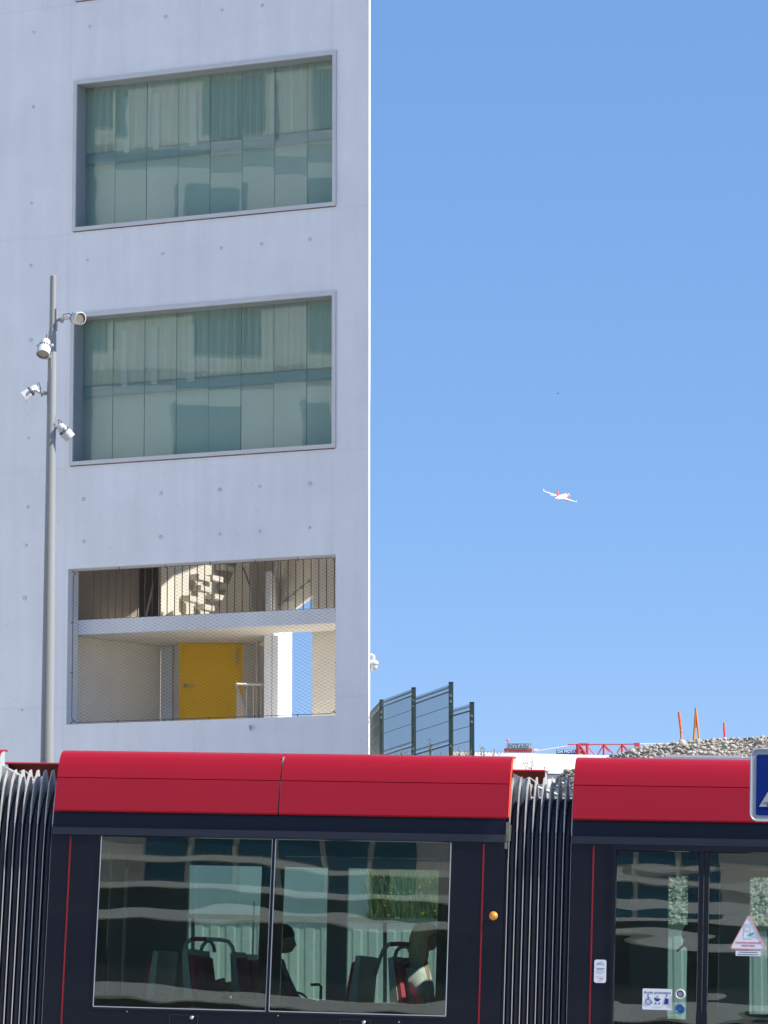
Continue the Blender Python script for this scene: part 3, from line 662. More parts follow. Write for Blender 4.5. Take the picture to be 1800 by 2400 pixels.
# roof decks and pale equipment
for (x0, x1) in CARS:
    b = MB(); y0, z0_ = YZ(.2, 1.47); b.box((x0+.05, y0, z0_), (x1-.05, OFFY*2+WT-y0, z0_+.04)); b.build('roof_deck', M_equip, tram)
for xo in (.985, -3.385):
    P = lambda x, n, s: MS @ Vector((x, n, s))
    b = MB(); b.prism([(0, 1.56), (.0, 1.84), (.06, 1.81), (.13, 1.77), (.09, 1.58)], .18, .42, MS @ Matrix.Translation((xo, 0, 0)) @ Matrix(((1,0,0,0),(0,0,1,0),(0,1,0,0),(0,0,0,1))))
    b.build('roof_bracket', M_equip, tram)
    b = MB()
    for q in range(3): b.box((xo+.12+q*.09, .62+.1*q, 1.66), (xo+.22+q*.09, .80+.1*q, 1.80-.045*q), MS)
    
    b.build('roof_conduit', M_equip, tram)['kind'] = 'stuff'
    b = MB(); b.tube([MS @ Vector((xo+.03+.012*i, .5, 1.80+.035*math.sin(math.pi*i/9))) for i in range(10)], .006, 5); b.tube([MS @ Vector((xo+.13, .5, 1.77)), MS @ Vector((xo+.34, .6, 1.70))], .014, 6)
    b.build('roof_cable', M_rib, tram)
# pale roof unit just showing above the right car
b = MB(); b.box((2.12, .34, 1.98), (8.8, 1.3, 2.012), MS); b.box((2.22, .36, 2.0125), (2.85, 1.2, 2.03), MS); b.build('roof_unit', mat('pale roof unit', (.55, .56, .57), .4), tram)
# bellows
HOOP = [(.035, SB), (.035, 0), (.036, 1.12), (.048, 1.32), (.078, 1.46), (.125, 1.56), (.20, 1.635), (.30, 1.66), (.42, 1.665)]
hp = [YZ(*p) for p in HOOP] + [YZ(*p, True) for p in reversed(HOOP)]
hn = []
for i, p in enumerate(hp):
    a = hp[max(i-1, 0)]; c = hp[min(i+1, len(hp)-1)]; t_ = Vector((c[0]-a[0], c[1]-a[1])).normalized(); hn.append(Vector((-t_.y, t_.x)))
def hoop_pts(off): return [(p[0]+n.x*off, p[1]+n.y*off) for p, n in zip(hp, hn)]
def bellows(x0, x1, nr, lean_ribs=True):
    root = MB(); sp = (x1-x0)/nr
    # fabric folds: one mesh, ribs are single pieces
    N = len(hp); K = 6
    for r_ in range(nr):
        for k_ in range(K+1):
            x = x0 + sp*(r_ + k_/K); o = -.055 + .048*math.sin(math.pi*k_/K)**.7
            root.v += [(x, *q) for q in hoop_pts(o)]
        base = len(root.v) - (K+1)*N
        for k_ in range(K):
            for i in range(N-1):
                root.f.append((base+k_*N+i, base+k_*N+i+1, base+(k_+1)*N+i+1, base+(k_+1)*N+i)); root.m.append(0); root.sm.append(True)
    bo = root.build('bellows', M_fold, tram, fix=False)
    rb = MB(); po = hoop_pts(.006); pi_ = hoop_pts(-.062); t_ = .0055
    def roofw(i): return -.09 if False else 0
    vs = []
    for xx in (0, t_): vs += [(xx, *q) for q in po] + [(xx, *q) for q in hoop_pts(-.007)]
    v2_ = []
    for xx in (.001, t_-.001): v2_ += [(xx, *q) for q in hoop_pts(-.0075)] + [(xx, *q) for q in pi_]
    fs = [(i, i+1, N+i+1, N+i) for i in range(N-1)] + [(2*N+i, 3*N+i, 3*N+i+1, 2*N+i+1) for i in range(N-1)] + [(i, 2*N+i, 2*N+i+1, i+1) for i in range(N-1)]
    rb.add(vs, fs); rb.add(v2_, fs, 1)
    # pointed pale tongue with its rivet where the rib turns onto the roof
    for far in (False, True):
        t1 = [YZ(n, s, far) for n, s in ((.042, 1.34), (.058, 1.52), (.105, 1.70), (.175, 1.80), (.23, 1.815), (.34, 1.64), (.13, 1.50))]
        rb.add([(-.002, *q) for q in t1] + [(t_+.002, *q) for q in t1], [tuple(range(7)), tuple(range(13, 6, -1))] + [(i, (i+1) % 7, 7+(i+1) % 7, 7+i) for i in range(7)])
        rv = MB(); c_3 = YZ(.17, 1.70); rb.lathe([(.0, .004), (.008, .004), (.012, 0), (.014, 0)], Matrix.Translation((-.003, *c_3)) @ Matrix.Rotation(R(-90), 4, 'Y'), 10); me = rb.mesh('rib', [M_rib, M_fold]); rb.fixn(me)
    for r_ in range(nr+1):
        o = link('rib', me, bo, Matrix.Translation((x0+sp*r_-t_/2, 0, 0)))
bellows(.985, 1.50, 8); bellows(-3.54, -2.882, 10)
# red pinstripes, end posts
for x in (-2.706, .787, 1.69):
    b = MB(); b.box((x-.006, -.003, SB+.02), (x+.006, .002, 1.235)); b.build('pinstripe', M_line, tram, MS)
b = MB(); b.box((.963, .03, SB), (.985, .12, 1.24), None); b.build('end_post', M_body, tram, MS)
b = MB(); b.box((.962, .02, 1.26), (.992, .05, 1.42)); b.box((.955, .0, 1.20), (.975, .03, 1.255)); b.box((.97, .05, 1.27), (1.0, .08, 1.40)); b.build('latch_bracket', mat('dull bracket', (.22, .22, .17), .5, .3), tram, MS)
b = MB(); b.lathe([(.0, .030), (.012, .028), (.024, .02), (.033, .005), (.036, 0)], MS @ Matrix.Translation((.882, -.001, .653)) @ Matrix.Rotation(R(90), 4, 'X'), 24); b.build('side_indicator', M_amber, tram)
# main windows of the middle car: frit frame, glass, thin bright edge trim
def window_unit(x0, x1, s0, s1, c0, c1, cs0, cs1, m, name='window', trim=True, th=.006):
    g = MB(); g.box((x0+.004, -.004, s0+.004), (x1-.004, .000, s1-.004)); wo = g.build(name, m, tram, MS)
    f = wall_holes([x0+.003, x1-.003, c0, c1], [s0+.003, s1-.003, cs0, cs1], [(c0, c1, cs0, cs1)], .003, .02); f.build('frit_border', M_blk, wo)
    if trim:
        t = MB(); t.box((x0, -.007, s0-.004), (x1, .012, s0+.003)); t.box((x0-.003, -.007, s0+.003), (x0+.003, .012, s1)); t.box((x1-.003, -.007, s0+.003), (x1+.003, .012, s1)); t.build('edge_trim', M_alu, wo)
    return wo
window_unit(-2.44, -.98, -.165, 1.243, -2.353, -1.062, -.075, 1.10, M_tglass)
window_unit(-.952, .515, -.165, 1.243, -.869, .422, -.083, 1.106, M_tglass)
b = MB(); b.box((-.977, -.012, -.17), (-.955, .03, 1.243)); b.build('window_post', M_body, tram, MS)
window_unit(-9, -4.3, -.165, 1.243, -8.9, -4.4, -.08, 1.1, M_tglass); window_unit(5.5, 8.5, -.165, 1.243, 5.6, 8.4, -.08, 1.1, M_tglass)
def far_glass(x0, x1, s0, s1):
    g = MB(); g.box((x0, .02, s0), (x1, .026, s1)); g.build('far_window', M_tglass, tram, MF)
far_glass(-2.258, -.982, -.09, 1.09); far_glass(-.802, .053, -.09, 1.09); far_glass(2.054, 2.226, -1.0, 1.08); far_glass(2.765, 3.6, -.1, 1.08); far_glass(3.8, 8, -.1, 1.08)
# doors of the right car
fr_ = MB(); fr_.box((1.85, -.01, -1.25), (1.876, .04, 1.25)); fr_.box((2.552, -.012, -1.25), (2.588, .035, 1.20)); fr_.box((2.594, -.012, -1.25), (2.63, .035, 1.20)); fr_.box((1.877, -.01, 1.205), (4.9, .04, 1.25)); fr_.build('door_frame', M_body, tram, MS)
d1 = window_unit(1.88, 2.55, -1.24, 1.20, 2.005, 2.465, -.138, 1.075, M_dglass, 'door_leaf', False)
d2 = window_unit(2.632, 3.30, -1.24, 1.20, 2.718, 3.20, -.16, 1.072, M_dglass, 'door_leaf', False)
d3 = window_unit(3.32, 4.88, -1.24, 1.20, 3.42, 4.80, -.16, 1.072, M_dglass, 'door_leaf', False)
# lower service panel below the windows
b = MB(); b.box((-2.446, -.004, -.172-.012), (.52, .004, -.172)); b.build('sill_gap', M_rubber, tram, MS)
b = MB()
for (x0, x1, s0, s1) in ((-1.79, -1.545, -.40, -.212), (-.36, -.10, -.40, -.212)):
    b.box((x0, -.003, s1-.006), (x1, .001, s1)); b.box((x0, -.003, s0), (x0+.006, .001, s1-.006)); b.box((x1-.006, -.003, s0), (x1, .001, s1-.006))
b.build('hatch_outline', M_rubber, tram, MS)
sc_ = MB(); sc_.lathe([(0, .012), (.010, .010), (.016, 0)], Matrix.Rotation(R(90), 4, 'X'), 14); scm = sc_.mesh('lock_button', M_steel)
for x, s, k in ((-1.60, -.235, 1), (-.16, -.235, 1), (-2.15, -.20, .3), (-.874, -.20, .3), (.13, -.225, .3)):
    link('lock_button', scm, tram, MS @ Matrix.Translation((x, -.001, s)) @ Matrix.Diagonal((k, k, k, 1)))

# ---- writing helper
def text_part(name, txt, size, m, parent, M, ext=.0006, spacing=1.0, bold=0):
    cu = bpy.data.curves.new('t', 'FONT'); cu.body = txt; cu.size = size; cu.extrude = ext; cu.align_x = 'CENTER'; cu.align_y = 'CENTER'
    cu.space_character = spacing; cu.offset = bold
    o = bpy.data.objects.new('t', cu); col.objects.link(o); bpy.context.view_layer.update()
    dg = bpy.context.evaluated_depsgraph_get(); me = bpy.data.meshes.new_from_object(o.evaluated_get(dg)); me.name = name
    me.materials.clear(); me.materials.append(m)
    bpy.data.objects.remove(o); return link(name, me, parent, M)
RX = Matrix.Rotation(R(90), 4, 'X')
def onside(x, s, out=.006): return MS @ Matrix.Translation((x, -out, s)) @ RX
def rrect(w_, h_, r_, n=6):
    pts = []
    for cx, cy, a0 in ((w_/2-r_, h_/2-r_, 0), (-w_/2+r_, h_/2-r_, 90), (-w_/2+r_, -h_/2+r_, 180), (w_/2-r_, -h_/2+r_, 270)):
        for k_ in range(n+1): a = R(a0+90*k_/n); pts.append((cx+r_*math.cos(a), cy+r_*math.sin(a)))
    return pts
def sticker(x, s, w_, h_, r_, out=.0055):
    b = MB(); b.prism(rrect(w_, h_, r_), 0, .001); return b.build('sticker', M_stick, tram, onside(x, s, out))
def line(parent, cx, cy, w_, h_, m, z=.0016): b = MB(); b.box((cx-w_/2, cy-h_/2, .0012), (cx+w_/2, cy+h_/2, z)); return b.build('print', m, parent)
# small tall sticker left of the door
st1 = sticker(1.767, .226, .098, .186, .018)
for y_, w_, m_ in ((.024, .07, M_navy), (.014, .05, M_navy), (.002, .074, M_greyp), (-.008, .07, M_greyp), (-.018, .04, M_greyp), (-.046, .07, M_greyp), (-.058, .03, M_greyp), (-.074, .03, M_greyp)): line(st1, 0, y_, w_, .0035, m_)
line(st1, .014, -.060, .024, .006, M_redp)
b = MB(); b.tube([(-.024, .060, .0016), (-.012, .068, .0016), (.018, .076, .0016)], .0012, 4); b.tube([(-.022, .056, .0016), (.005, .060, .0016), (.034, .056, .0016)], .0012, 4); b.tube([(-.024, .060, .0016), (-.022, .056, .0016)], .003, 4); b.build('print', M_navy, st1)
# priority sticker
ac = sticker(2.233, .014, .238, .168, .008, .007)
text_part('lettering', 'Accès prioritaire', .029, M_navy, ac, Matrix.Translation((0, .053, .0015)), spacing=1.08, bold=.0002)
line(ac, 0, -.066, .075, .003, M_greyp)
b = MB()   # wheelchair user
def ringp(b_, cx, cy, r_, t_, a0=0, a1=360, n=18): b_.tube([(cx+r_*math.cos(R(a0+(a1-a0)*i/n)), cy+r_*math.sin(R(a0+(a1-a0)*i/n)), .0016) for i in range(n+1)], t_, 4)
ringp(b, -.070, -.020, .023, .0026, 110, 400); b.lathe([(0, .002), (.0065, .002), (.0065, .001)], Matrix.Translation((-.074, .031, 0)), 12)
b.tube([(-.074, .022, .0016), (-.072, -.004, .0016), (-.052, -.006, .0016), (-.046, -.026, .0016), (-.036, -.026, .0016)], .0035, 4); b.tube([(-.073, .012, .0016), (-.056, .010, .0016)], .0025, 4); b.build('wheelchair_pictogram', M_navy, ac)
b = MB()   # pram
b.prism([(-.028, .012), (.028, .004), (.020, -.010), (.008, -.017), (-.010, -.016), (-.020, -.006), (-.030, .016)], .0012, .0018)
ringp(b, -.012, -.032, .006, .0022); ringp(b, .018, -.032, .006, .0022); b.build('pram_pictogram', M_navy, ac)
b = MB(); b.prism([(.016*math.cos(R(a)), .012+.020*math.sin(R(a))) for a in range(0, 181, 15)], .0012, .0016); b.build('pram_hood', M_greyp, ac)
b = MB(); b.prism([(.058, -.038), (.064, .008), (.088, .008), (.084, -.038)], .0012, .0018); b.tube([(.056, -.044, .0016), (.064, .008, .0016), (.078, .026, .0016), (.080, .036, .0016)], .0025, 4); b.tube([(.088, .008, .0016), (.088, -.044, .0016)], .002, 4)
b.lathe([(0, .002), (.006, .002), (.006, .001)], Matrix.Translation((.079, .036, 0)), 12); b.build('walker_pictogram', M_navy, ac)
# triangular validation sticker
tri_pts = []
V = [Vector((0, .172)), Vector((-.152, -.118)), Vector((.152, -.118))]
def round_tri(V, r_):
    pts = []
    for i in range(3):
        p, a, c = V[i], V[i-1], V[(i+1) % 3]
        da = (a-p).normalized(); dc = (c-p).normalized(); half = da.angle(dc)/2; tdist = r_/math.tan(half)
        for k_ in range(9):
            t_ = k_/8; q = (p+da*tdist)*(1-t_)**2 + p*2*t_*(1-t_) + (p+dc*tdist)*t_**2; pts.append((q.x, q.y))
    return pts
b = MB(); b.prism(round_tri(V, .022), 0, .001); tr = b.build('sticker', M_stick, tram, onside(2.955, .545, .007))
tp_ = [Vector((*p, .0016))*1 for p in round_tri([v*.955 + Vector((0, 0)) for v in V], .02)]
b = MB(); b.tube(tp_+[tp_[0]], .0022, 4); b.build('red_border', M_redp, tr)
text_part('lettering', 'VALIDATION OBLIGATOIRE', .0165, M_redp, tr, Matrix.Translation((0, -.063, .0015)), bold=.0002)
text_part('lettering', 'POUR TOUS', .0185, M_redp, tr, Matrix.Translation((0, -.086, .0015)), bold=.0003)
b = MB()
for a, c in (((-.036, .085), (.026, .085)), ((-.036, .085), (-.036, -.028)), ((-.036, -.028), (.034, -.028)), ((-.028, .068), (.02, .068)), ((-.028, .034), (.02, .034)), ((-.028, .068), (-.028, .034)), ((.02, .068), (.02, .034))): b.tube([(*a, .0016), (*c, .0016)], .0011, 4)
b.build('validator_outline', M_greyp, tr)
b = MB(); b.prism([(-.006, -.002), (.008, .014), (.040, .022), (.050, .014), (.030, -.004), (.012, -.014)], .0012, .0018); b.build('card', M_teal, tr)
b = MB(); b.tube([(.044, .018, .0016), (.07, .006, .0016), (.082, -.010, .0016)], .0014, 4); b.tube([(.03, -.006, .0016), (.06, -.012, .0016), (.085, -.022, .0016)], .0014, 4); b.build('hand_outline', M_greyp, tr)
s3 = sticker(2.955, .398, .20, .042, .003, .007); line(s3, 0, .008, .15, .005, M_navy); line(s3, 0, -.010, .17, .005, M_navy)
# door buttons
for (s, ringm, face, nm) in ((.059, M_white, M_btnc, 'door_button'), (-.059, M_bluebtn, M_btnc, 'door_button')):
    b = MB(); b.lathe([(.028, 0), (.028, .012), (.036, .016), (.042, .010), (.042, 0)], onside(2.417, s, .004), 28); bo = b.build(nm, ringm, tram)
    b = MB(); b.lathe([(0, .010), (.027, .010), (.028, .012)], onside(2.417, s, .004), 24); b.build('button_face', face, bo)
    b = MB(); b.lathe([(0, .012), (.015, .012), (.019, .011)], onside(2.417, s, .004), 20); b.build('button_centre', M_steel if ringm is M_white else M_bluebtn, bo)
    b = MB(); b.tube([onside(2.417, s, .004) @ Vector(p) for p in ((-.008, 0, .0125), (-.003, .005, .0125), (.003, .005, .0125), (.008, 0, .0125), (.003, -.005, .0125), (-.003, -.005, .0125), (-.008, 0, .0125))], .0012, 4); b.build('button_symbol', M_btnc, bo)

# ---- seats, poles, passengers (tram-local placement)
def tloc(px, py, Y): return MTRi @ at(px, py, Y)
def seat(px, py, Y, face):
    """face +1 looks right, -1 looks left; px,py is the top of the backrest"""
    p = tloc(px, py, Y); M = Matrix.Translation(p) @ Matrix.Diagonal((face, 1, 1, 1))
    b = MB()
    prof = [(-.03, 0), (.012, .012), (.10, -.62), (.12, -.70), (.52, -.74), (.52, -.79), (.06, -.77), (.02, -.70)]
    b.prism(prof, -.21, .21, M @ RX); so_ = b.build('seat', M_seatg, tram)
    b = MB(); b.prism([(.012, -.035), (.05, -.05), (.14, -.62), (.16, -.68), (.50, -.715), (.50, -.738), (.125, -.70), (.10, -.62)], -.185, .185, M @ RX); b.build('cushion', M_seatr, so_)
    b = MB(); b.box((.10, -.10, -1.3), (.40, .10, -.78), M); b.build('pedestal', M_int, so_)
    return p
seat(377, 2232, 29.9, -1); seat(396, 2232, 30.4, -1); seat(449, 2228, 29.9, 1); seat(474, 2232, 30.4, 1)
seat(560, 2235, 30.95, 1); seat(588, 2240, 31.35, 1)
seat(848, 2243, 29.95, -1); seat(868, 2245, 30.4, -1); pE = seat(928, 2246, 29.95, 1); seat(953, 2248, 30.4, 1)
def grab(pts, Y, red=None):
    P = [tloc(x, y, Y) for x, y in pts]
    b = MB(); b.tube(P, .017, 8); g_ = b.build('grab_handle', M_seatg, tram)
    if red: b = MB(); b.tube([tloc(x, y, Y) for x, y in red], .019, 8); b.build('red_grip', M_seatr, g_)
grab([(430, 2300), (430, 2240), (434, 2215), (444, 2204), (460, 2200.5), (485, 2201), (520, 2203), (536, 2207), (545, 2220), (550, 2245), (553, 2300), (556, 2345)], 30.1, [(447, 2202), (460, 2200.5), (484, 2201)])
grab([(470, 2235), (474, 2218), (484, 2206), (494, 2206), (500, 2216), (503, 2232)], 30.5)
grab([(877, 2290), (891, 2245), (900, 2224), (912, 2213), (935, 2212), (965, 2214), (985, 2222), (992, 2250)], 30.1, [(914, 2213), (935, 2212), (960, 2213.5)])
grab([(925, 2245), (930, 2228), (940, 2219), (955, 2219), (962, 2232), (963, 2250)], 30.5)
b = MB(); a, c = tloc(293, 2148, 30.6), tloc(286, 2342, 30.6); b.tube([a+(a-c)*.6, c+(c-a)*.6], .016, 8); b.build('grab_pole', M_rail_light, tram)
b = MB(); a, c = tloc(594, 2160, 31.0), tloc(592, 2238, 31.0); b.tube([a+(a-c)*.6, c], .008, 8); b.build('grab_pole', M_steel, tram)

def skin(name, verts, edges, radii, m, parent, M=None, sub=2):
    me = bpy.data.meshes.new(name); me.from_pydata([tuple(v) for v in verts], edges, []); me.materials.append(m)
    o = link(name, me, None, None)
    md = o.modifiers.new('skin', 'SKIN'); md.use_smooth_shade = True
    for i, r_ in enumerate(radii): me.skin_vertices[0].data[i].radius = (r_ if isinstance(r_, tuple) else (r_, r_))
    for d_ in me.skin_vertices[0].data: d_.use_root = False
    me.skin_vertices[0].data[0].use_root = True
    ms = o.modifiers.new('sub', 'SUBSURF'); ms.levels = ms.render_levels = sub
    bpy.context.view_layer.update(); dg = bpy.context.evaluated_depsgraph_get()
    m2 = bpy.data.meshes.new_from_object(o.evaluated_get(dg)); m2.name = name; bpy.data.objects.remove(o)
    for p in m2.polygons: p.use_smooth = True
    return link(name, m2, parent, M)
M_skin = mat('skin', (.42, .26, .19), .55); M_hair = mat('dark hair', (.015, .013, .012), .6, bump=(80, .5, .01)); M_blond = mat('blond hair', (.95, .74, .40), .55, noise=(30, .4, (8, 8, .4)), bump=(60, .6, .01))
M_jacket = mat('dark jacket', (.03, .035, .045), .85); M_tee = mat('white t-shirt', (.55, .55, .53), .9); M_green = mat('dark green cloth', (.012, .045, .03), .9); M_trouser = mat('dark trousers', (.03, .03, .04), .9)
def head_mesh(c, hr, face, pitch=0.):
    """profile-shaped head: lofted rings facing +x*face; c centre, hr height from chin to crown"""
    h = hr; rows = [(-.52, -.02, .16, .30), (-.46, .08, .26, .50), (-.34, .06, .34, .66), (-.20, .03, .36, .74), (-.05, .00, .39, .82), (.12, -.02, .41, .86), (.28, -.04, .39, .80), (.41, -.06, .30, .62), (.49, -.07, .16, .34), (.515, -.07, .02, .04)]
    b_ = MB(); n = 20; vs = []
    for z, cx, ry, lx in rows:
        for k_ in range(n):
            a = 2*math.pi*k_/n; x = cx*h + .5*lx*h*math.cos(a); y = ry*h*.86*math.sin(a)
            f = max(0, math.cos(a))**6
            if -.24 < z < .0: x += f*.115*h*(1 if z < -.1 else .45)      # nose
            if abs(z+.34) < .05: x += f*.02*h
            if abs(z+.05) < .02: x -= max(0, math.cos(a))**3*.015*h
            vs.append(Vector((x*face, y, z*h)))
    Mx = Matrix.Translation(c) @ Matrix.Rotation(pitch*face, 4, 'Y')
    vs = [Mx @ v for v in vs]
    b_.add(vs, [(i*n+k_, i*n+(k_+1) % n, (i+1)*n+(k_+1) % n, (i+1)*n+k_) for i in range(len(rows)-1) for k_ in range(n)], smooth=True)
    b_.add([vs[k_] for k_ in range(n)], [tuple(reversed(range(n)))], smooth=True)
    for s_ in (1, -1):   # ears, eyes
        b_.lathe([(0, .012*1), (.028*h*3, .006), (.03*h*3, 0), (.02*h*3, -.01)], Mx @ Matrix.Translation((-.03*h*face, s_*.335*h, -.10*h)) @ Matrix.Rotation(R(90*-s_), 4, 'X') @ Matrix.Diagonal((.75, 1.15, 1, 1)), 10)
    return b_, Mx
def person(name_lbl, hc, face, hh, jm, armspec, cloth_m, hairfn, Y):
    pass
# man: seated beyond the aisle, looking right
def seated(label, hc, face, hh, top_m, leg_m, hands, hair, pitch=0, sleeve=1.0, lean=.10):
    root = empty('person', MTR @ Matrix.Translation(hc), label, 'person')
    sh = Vector((-.06*face, 0, -.30)); hip = Vector((-(.06+lean*.9)*face, 0, -.80)); nk = Vector((-.045*face, 0, -.15))
    V_ = [hip, hip.lerp(sh, .45)+Vector((-.01*face, 0, 0)), sh+Vector((0, 0, -.04)), nk]; E = [(0, 1), (1, 2), (2, 3)]; Rr = [(.13, .17), (.125, .16), (.11, .15), (.05, .055)]
    b_, Mx = head_mesh(Vector((0, 0, 0)), hh, face, pitch)
    # body as one skinned figure: torso, both arms, both legs
    for s_ in (1, -1):
        hd_ = Vector(hands[0 if s_ == 1 else 1]); s0_ = sh + Vector((0, s_*.17, -.02)); el_ = (s0_+hd_)/2 + Vector((-.05*face, s_*.05, -.12))
        i = len(V_); V_ += [s0_, el_, hd_]; E += [(2, i), (i, i+1), (i+1, i+2)]; Rr += [.062, .045, .028]
        kn = hip + Vector((.46*face, s_*.11, .03)); ft = kn + Vector((.02*face, 0, -.45)); i = len(V_); V_ += [hip+Vector((.08*face, s_*.10, 0)), kn, ft, ft+Vector((.16*face, 0, -.03))]; E += [(0, i), (i, i+1), (i+1, i+2), (i+2, i+3)]; Rr += [.095, .068, .045, .04]
    skin('body', V_, E, Rr, M_skin, root)
    b_.build('head', M_skin, root)
    # clothing: torso and sleeves, slightly larger
    V2 = [v.copy() for v in V_[:3]] + [nk+Vector((0, 0, -.045))]; E2 = [(0, 1), (1, 2), (2, 3)]; R2 = [(.155, .19), (.148, .182), (.13, .168), (.066, .07)]
    for q in (0, 1):
        base = 4 + q*7; s0_, el_, hd_ = V_[base], V_[base+1], V_[base+2]; i = len(V2); end = s0_.lerp(el_, .62) if sleeve < 1 else hd_.lerp(el_, .12)
        if sleeve < 1: V2 += [s0_, end]; E2 += [(2, i), (i, i+1)]; R2 += [.082, .066]
        else: V2 += [s0_, el_, end]; E2 += [(2, i), (i, i+1), (i+1, i+2)]; R2 += [.085, .064, .042]
    skin('top', V2, E2, R2, top_m, root)
    V3 = [hip.copy()]; E3 = []; R3 = [(.15, .185)]
    for q in (0, 1):
        base = 7 + q*7; i = len(V3); V3 += [V_[base], V_[base+1], V_[base+2]]; E3 += [(0, i), (i, i+1), (i+1, i+2)]; R3 += [.115, .085, .06]
    skin('trousers', V3, E3, R3, leg_m, root)
    # hands with five fingers
    for q, hd_ in enumerate(hands):
        hd_ = Vector(hd_); base = 4+q*7; dirn = (hd_ - V_[base+1]).normalized(); sidev = Vector((0, 1, 0)); dn_ = dirn.cross(sidev).normalized()
        if dn_.z > 0: dn_ = -dn_
        bq = MB(); pc_ = hd_ + dirn*.045; bq.tube([hd_, hd_+dirn*.03, hd_+dirn*.08], [.026, .036, .036], 10)
        for f_ in range(4):
            o_ = hd_ + dirn*.075 + sidev*(f_-1.5)*.019; L_ = (.062, .07, .066, .052)[f_]; bq.tube([o_, o_+dirn*L_*.5+dn_*.008, o_+dirn*L_*.75+dn_*.03, o_+dirn*L_*.7+dn_*.05], [.009, .0085, .008, .006], 6)
        t0 = hd_+dirn*.02+sidev*(-.03 if q == 0 else .03); sg = -1 if q == 0 else 1
        bq.tube([t0, t0+dirn*.03+sidev*sg*.018+dn_*.01, t0+dirn*.055+sidev*sg*.014+dn_*.025], [.012, .010, .008], 6); bq.build('hand', M_skin, root)
    hair(root, hh, face, Mx)
    return root
def shorthair(m):
    def f(root, h, face, Mx):
        b_ = MB(); n = 22; rows = [(-.10, .0), (.05, .10), (.12, .26), (.28, .40), (.41, .40), (.50, .33), (.56, .18), (.575, .02)]
        vs = []
        for z, fr in [(-.22, -.2), (-.05, -.1), (.10, 1.0), (.26, 1.0), (.40, .85), (.50, .58), (.555, .28), (.565, .03)]:
            rr_ = {-.22: (.33, .36), -.05: (.44, .405), .10: (.47, .425), .26: (.45, .41), .40: (.38, .35), .50: (.27, .25), .555: (.14, .13), .565: (.01, .01)}[z]
            for k_ in range(n):
                a = 2*math.pi*k_/n; x = rr_[0]*h*math.cos(a) - .04*h; y = rr_[1]*h*math.sin(a)*.95
                if z < .08: x = min(x, -.06*h) 
                vs.append(Mx @ Vector((x*face, y, z*h)))
        b_.add(vs, [(i*n+k_, i*n+(k_+1) % n, (i+1)*n+(k_+1) % n, (i+1)*n+k_) for i in range(7) for k_ in range(n)], smooth=True)
        b_.build('hair', m, root)
    return f
def longhair(root, h, face, Mx):
    b_ = MB(); n = 26; vs = []
    rows = [(.56, .02, .02, -.05), (.545, .18, .17, -.05), (.48, .32, .30, -.05), (.36, .43, .39, -.06), (.18, .49, .44, -.08), (-.05, .47, .46, -.16), (-.35, .42, .46, -.22), (-.70, .36, .50, -.24), (-1.05, .30, .50, -.26), (-1.4, .24, .44, -.28), (-1.62, .10, .26, -.30)]
    for j, (z, rx, ry, cx) in enumerate(rows):
        for k_ in range(n):
            a = 2*math.pi*k_/n; wv = 1 + .05*math.sin(a*9+j*.4); x = cx*h + rx*h*math.cos(a)*wv; y = ry*h*math.sin(a)*wv
            if z < .12: x = min(x, (.10 if z > -.4 else .06)*h)
            vs.append(Mx @ Vector((x*face, y, z*h)))
    b_.add(vs, [(i*n+k_, i*n+(k_+1) % n, (i+1)*n+(k_+1) % n, (i+1)*n+k_) for i in range(len(rows)-1) for k_ in range(n)], smooth=True)
    b_.build('hair', M_blond, root)
mh = tloc(664, 2201, 31.0)
man = seated('man in dark jacket with short black hair seated looking right through the tram glass', mh, 1, .235, M_jacket, M_trouser, [(.34, .10, -.56), (.36, -.08, -.55)], shorthair(M_hair), lean=.02)
wh = tloc(999, 2196, 30.15)
woman = seated('woman with long blond hair and white t-shirt seated behind the tram glass', wh, 1, .225, M_tee, M_trouser, [(.26, .12, -.70), (.22, -.14, -.72)], longhair, sleeve=.5, lean=.10)
# bag held by the man
bp_ = tloc(738, 2352, 30.9)
bagr = empty('walking_frame', MTR @ Matrix.Translation(bp_), 'dark folding walking frame handle gripped by the man in the dark jacket', 'walking aid')
b = MB(); b.tube([(-.04, 0, .16), (.03, 0, .165), (.05, 0, .15), (.055, 0, -.8)], .013, 8); b.build('handle_tube', M_slot, bagr)
b = MB(); b.tube([(-.16+.13*math.cos(q*math.pi/10)*.8, 0, -.02+.11*math.sin(q*math.pi/10)) for q in range(11)], .011, 7); b.tube([(-.264, 0, -.02), (-.264, 0, -.8)], .011, 7); b.tube([(-.056, 0, -.02), (-.056, 0, -.8)], .011, 7); b.build('frame_hoop', M_slot, bagr)
# brown bag on the red seats
bg_ = tloc(512, 2325, 29.95)
bag = empty('handbag', MTR @ Matrix.Translation(bg_), 'brown bag with gold coloured trimming lying on the red tram seats', 'bag')
b = MB(); b.bbox((-.10, -.09, -.10), (.12, .09, .10), .045); b.build('bag_body', mat('brown leather', (.09, .035, .022), .6, noise=(20, .3)), bag, Matrix.Rotation(R(-18), 4, 'Y'))
b = MB()
for q in range(9): b.tube([(-.02+.018*q, -.10, -.06+.011*q), (.02+.018*q, -.105, -.045+.011*q+.01*(q % 2))], .008, 5)
b.build('gold_trim', mat('gold trimming', (.42, .33, .14), .4, .5), bag)
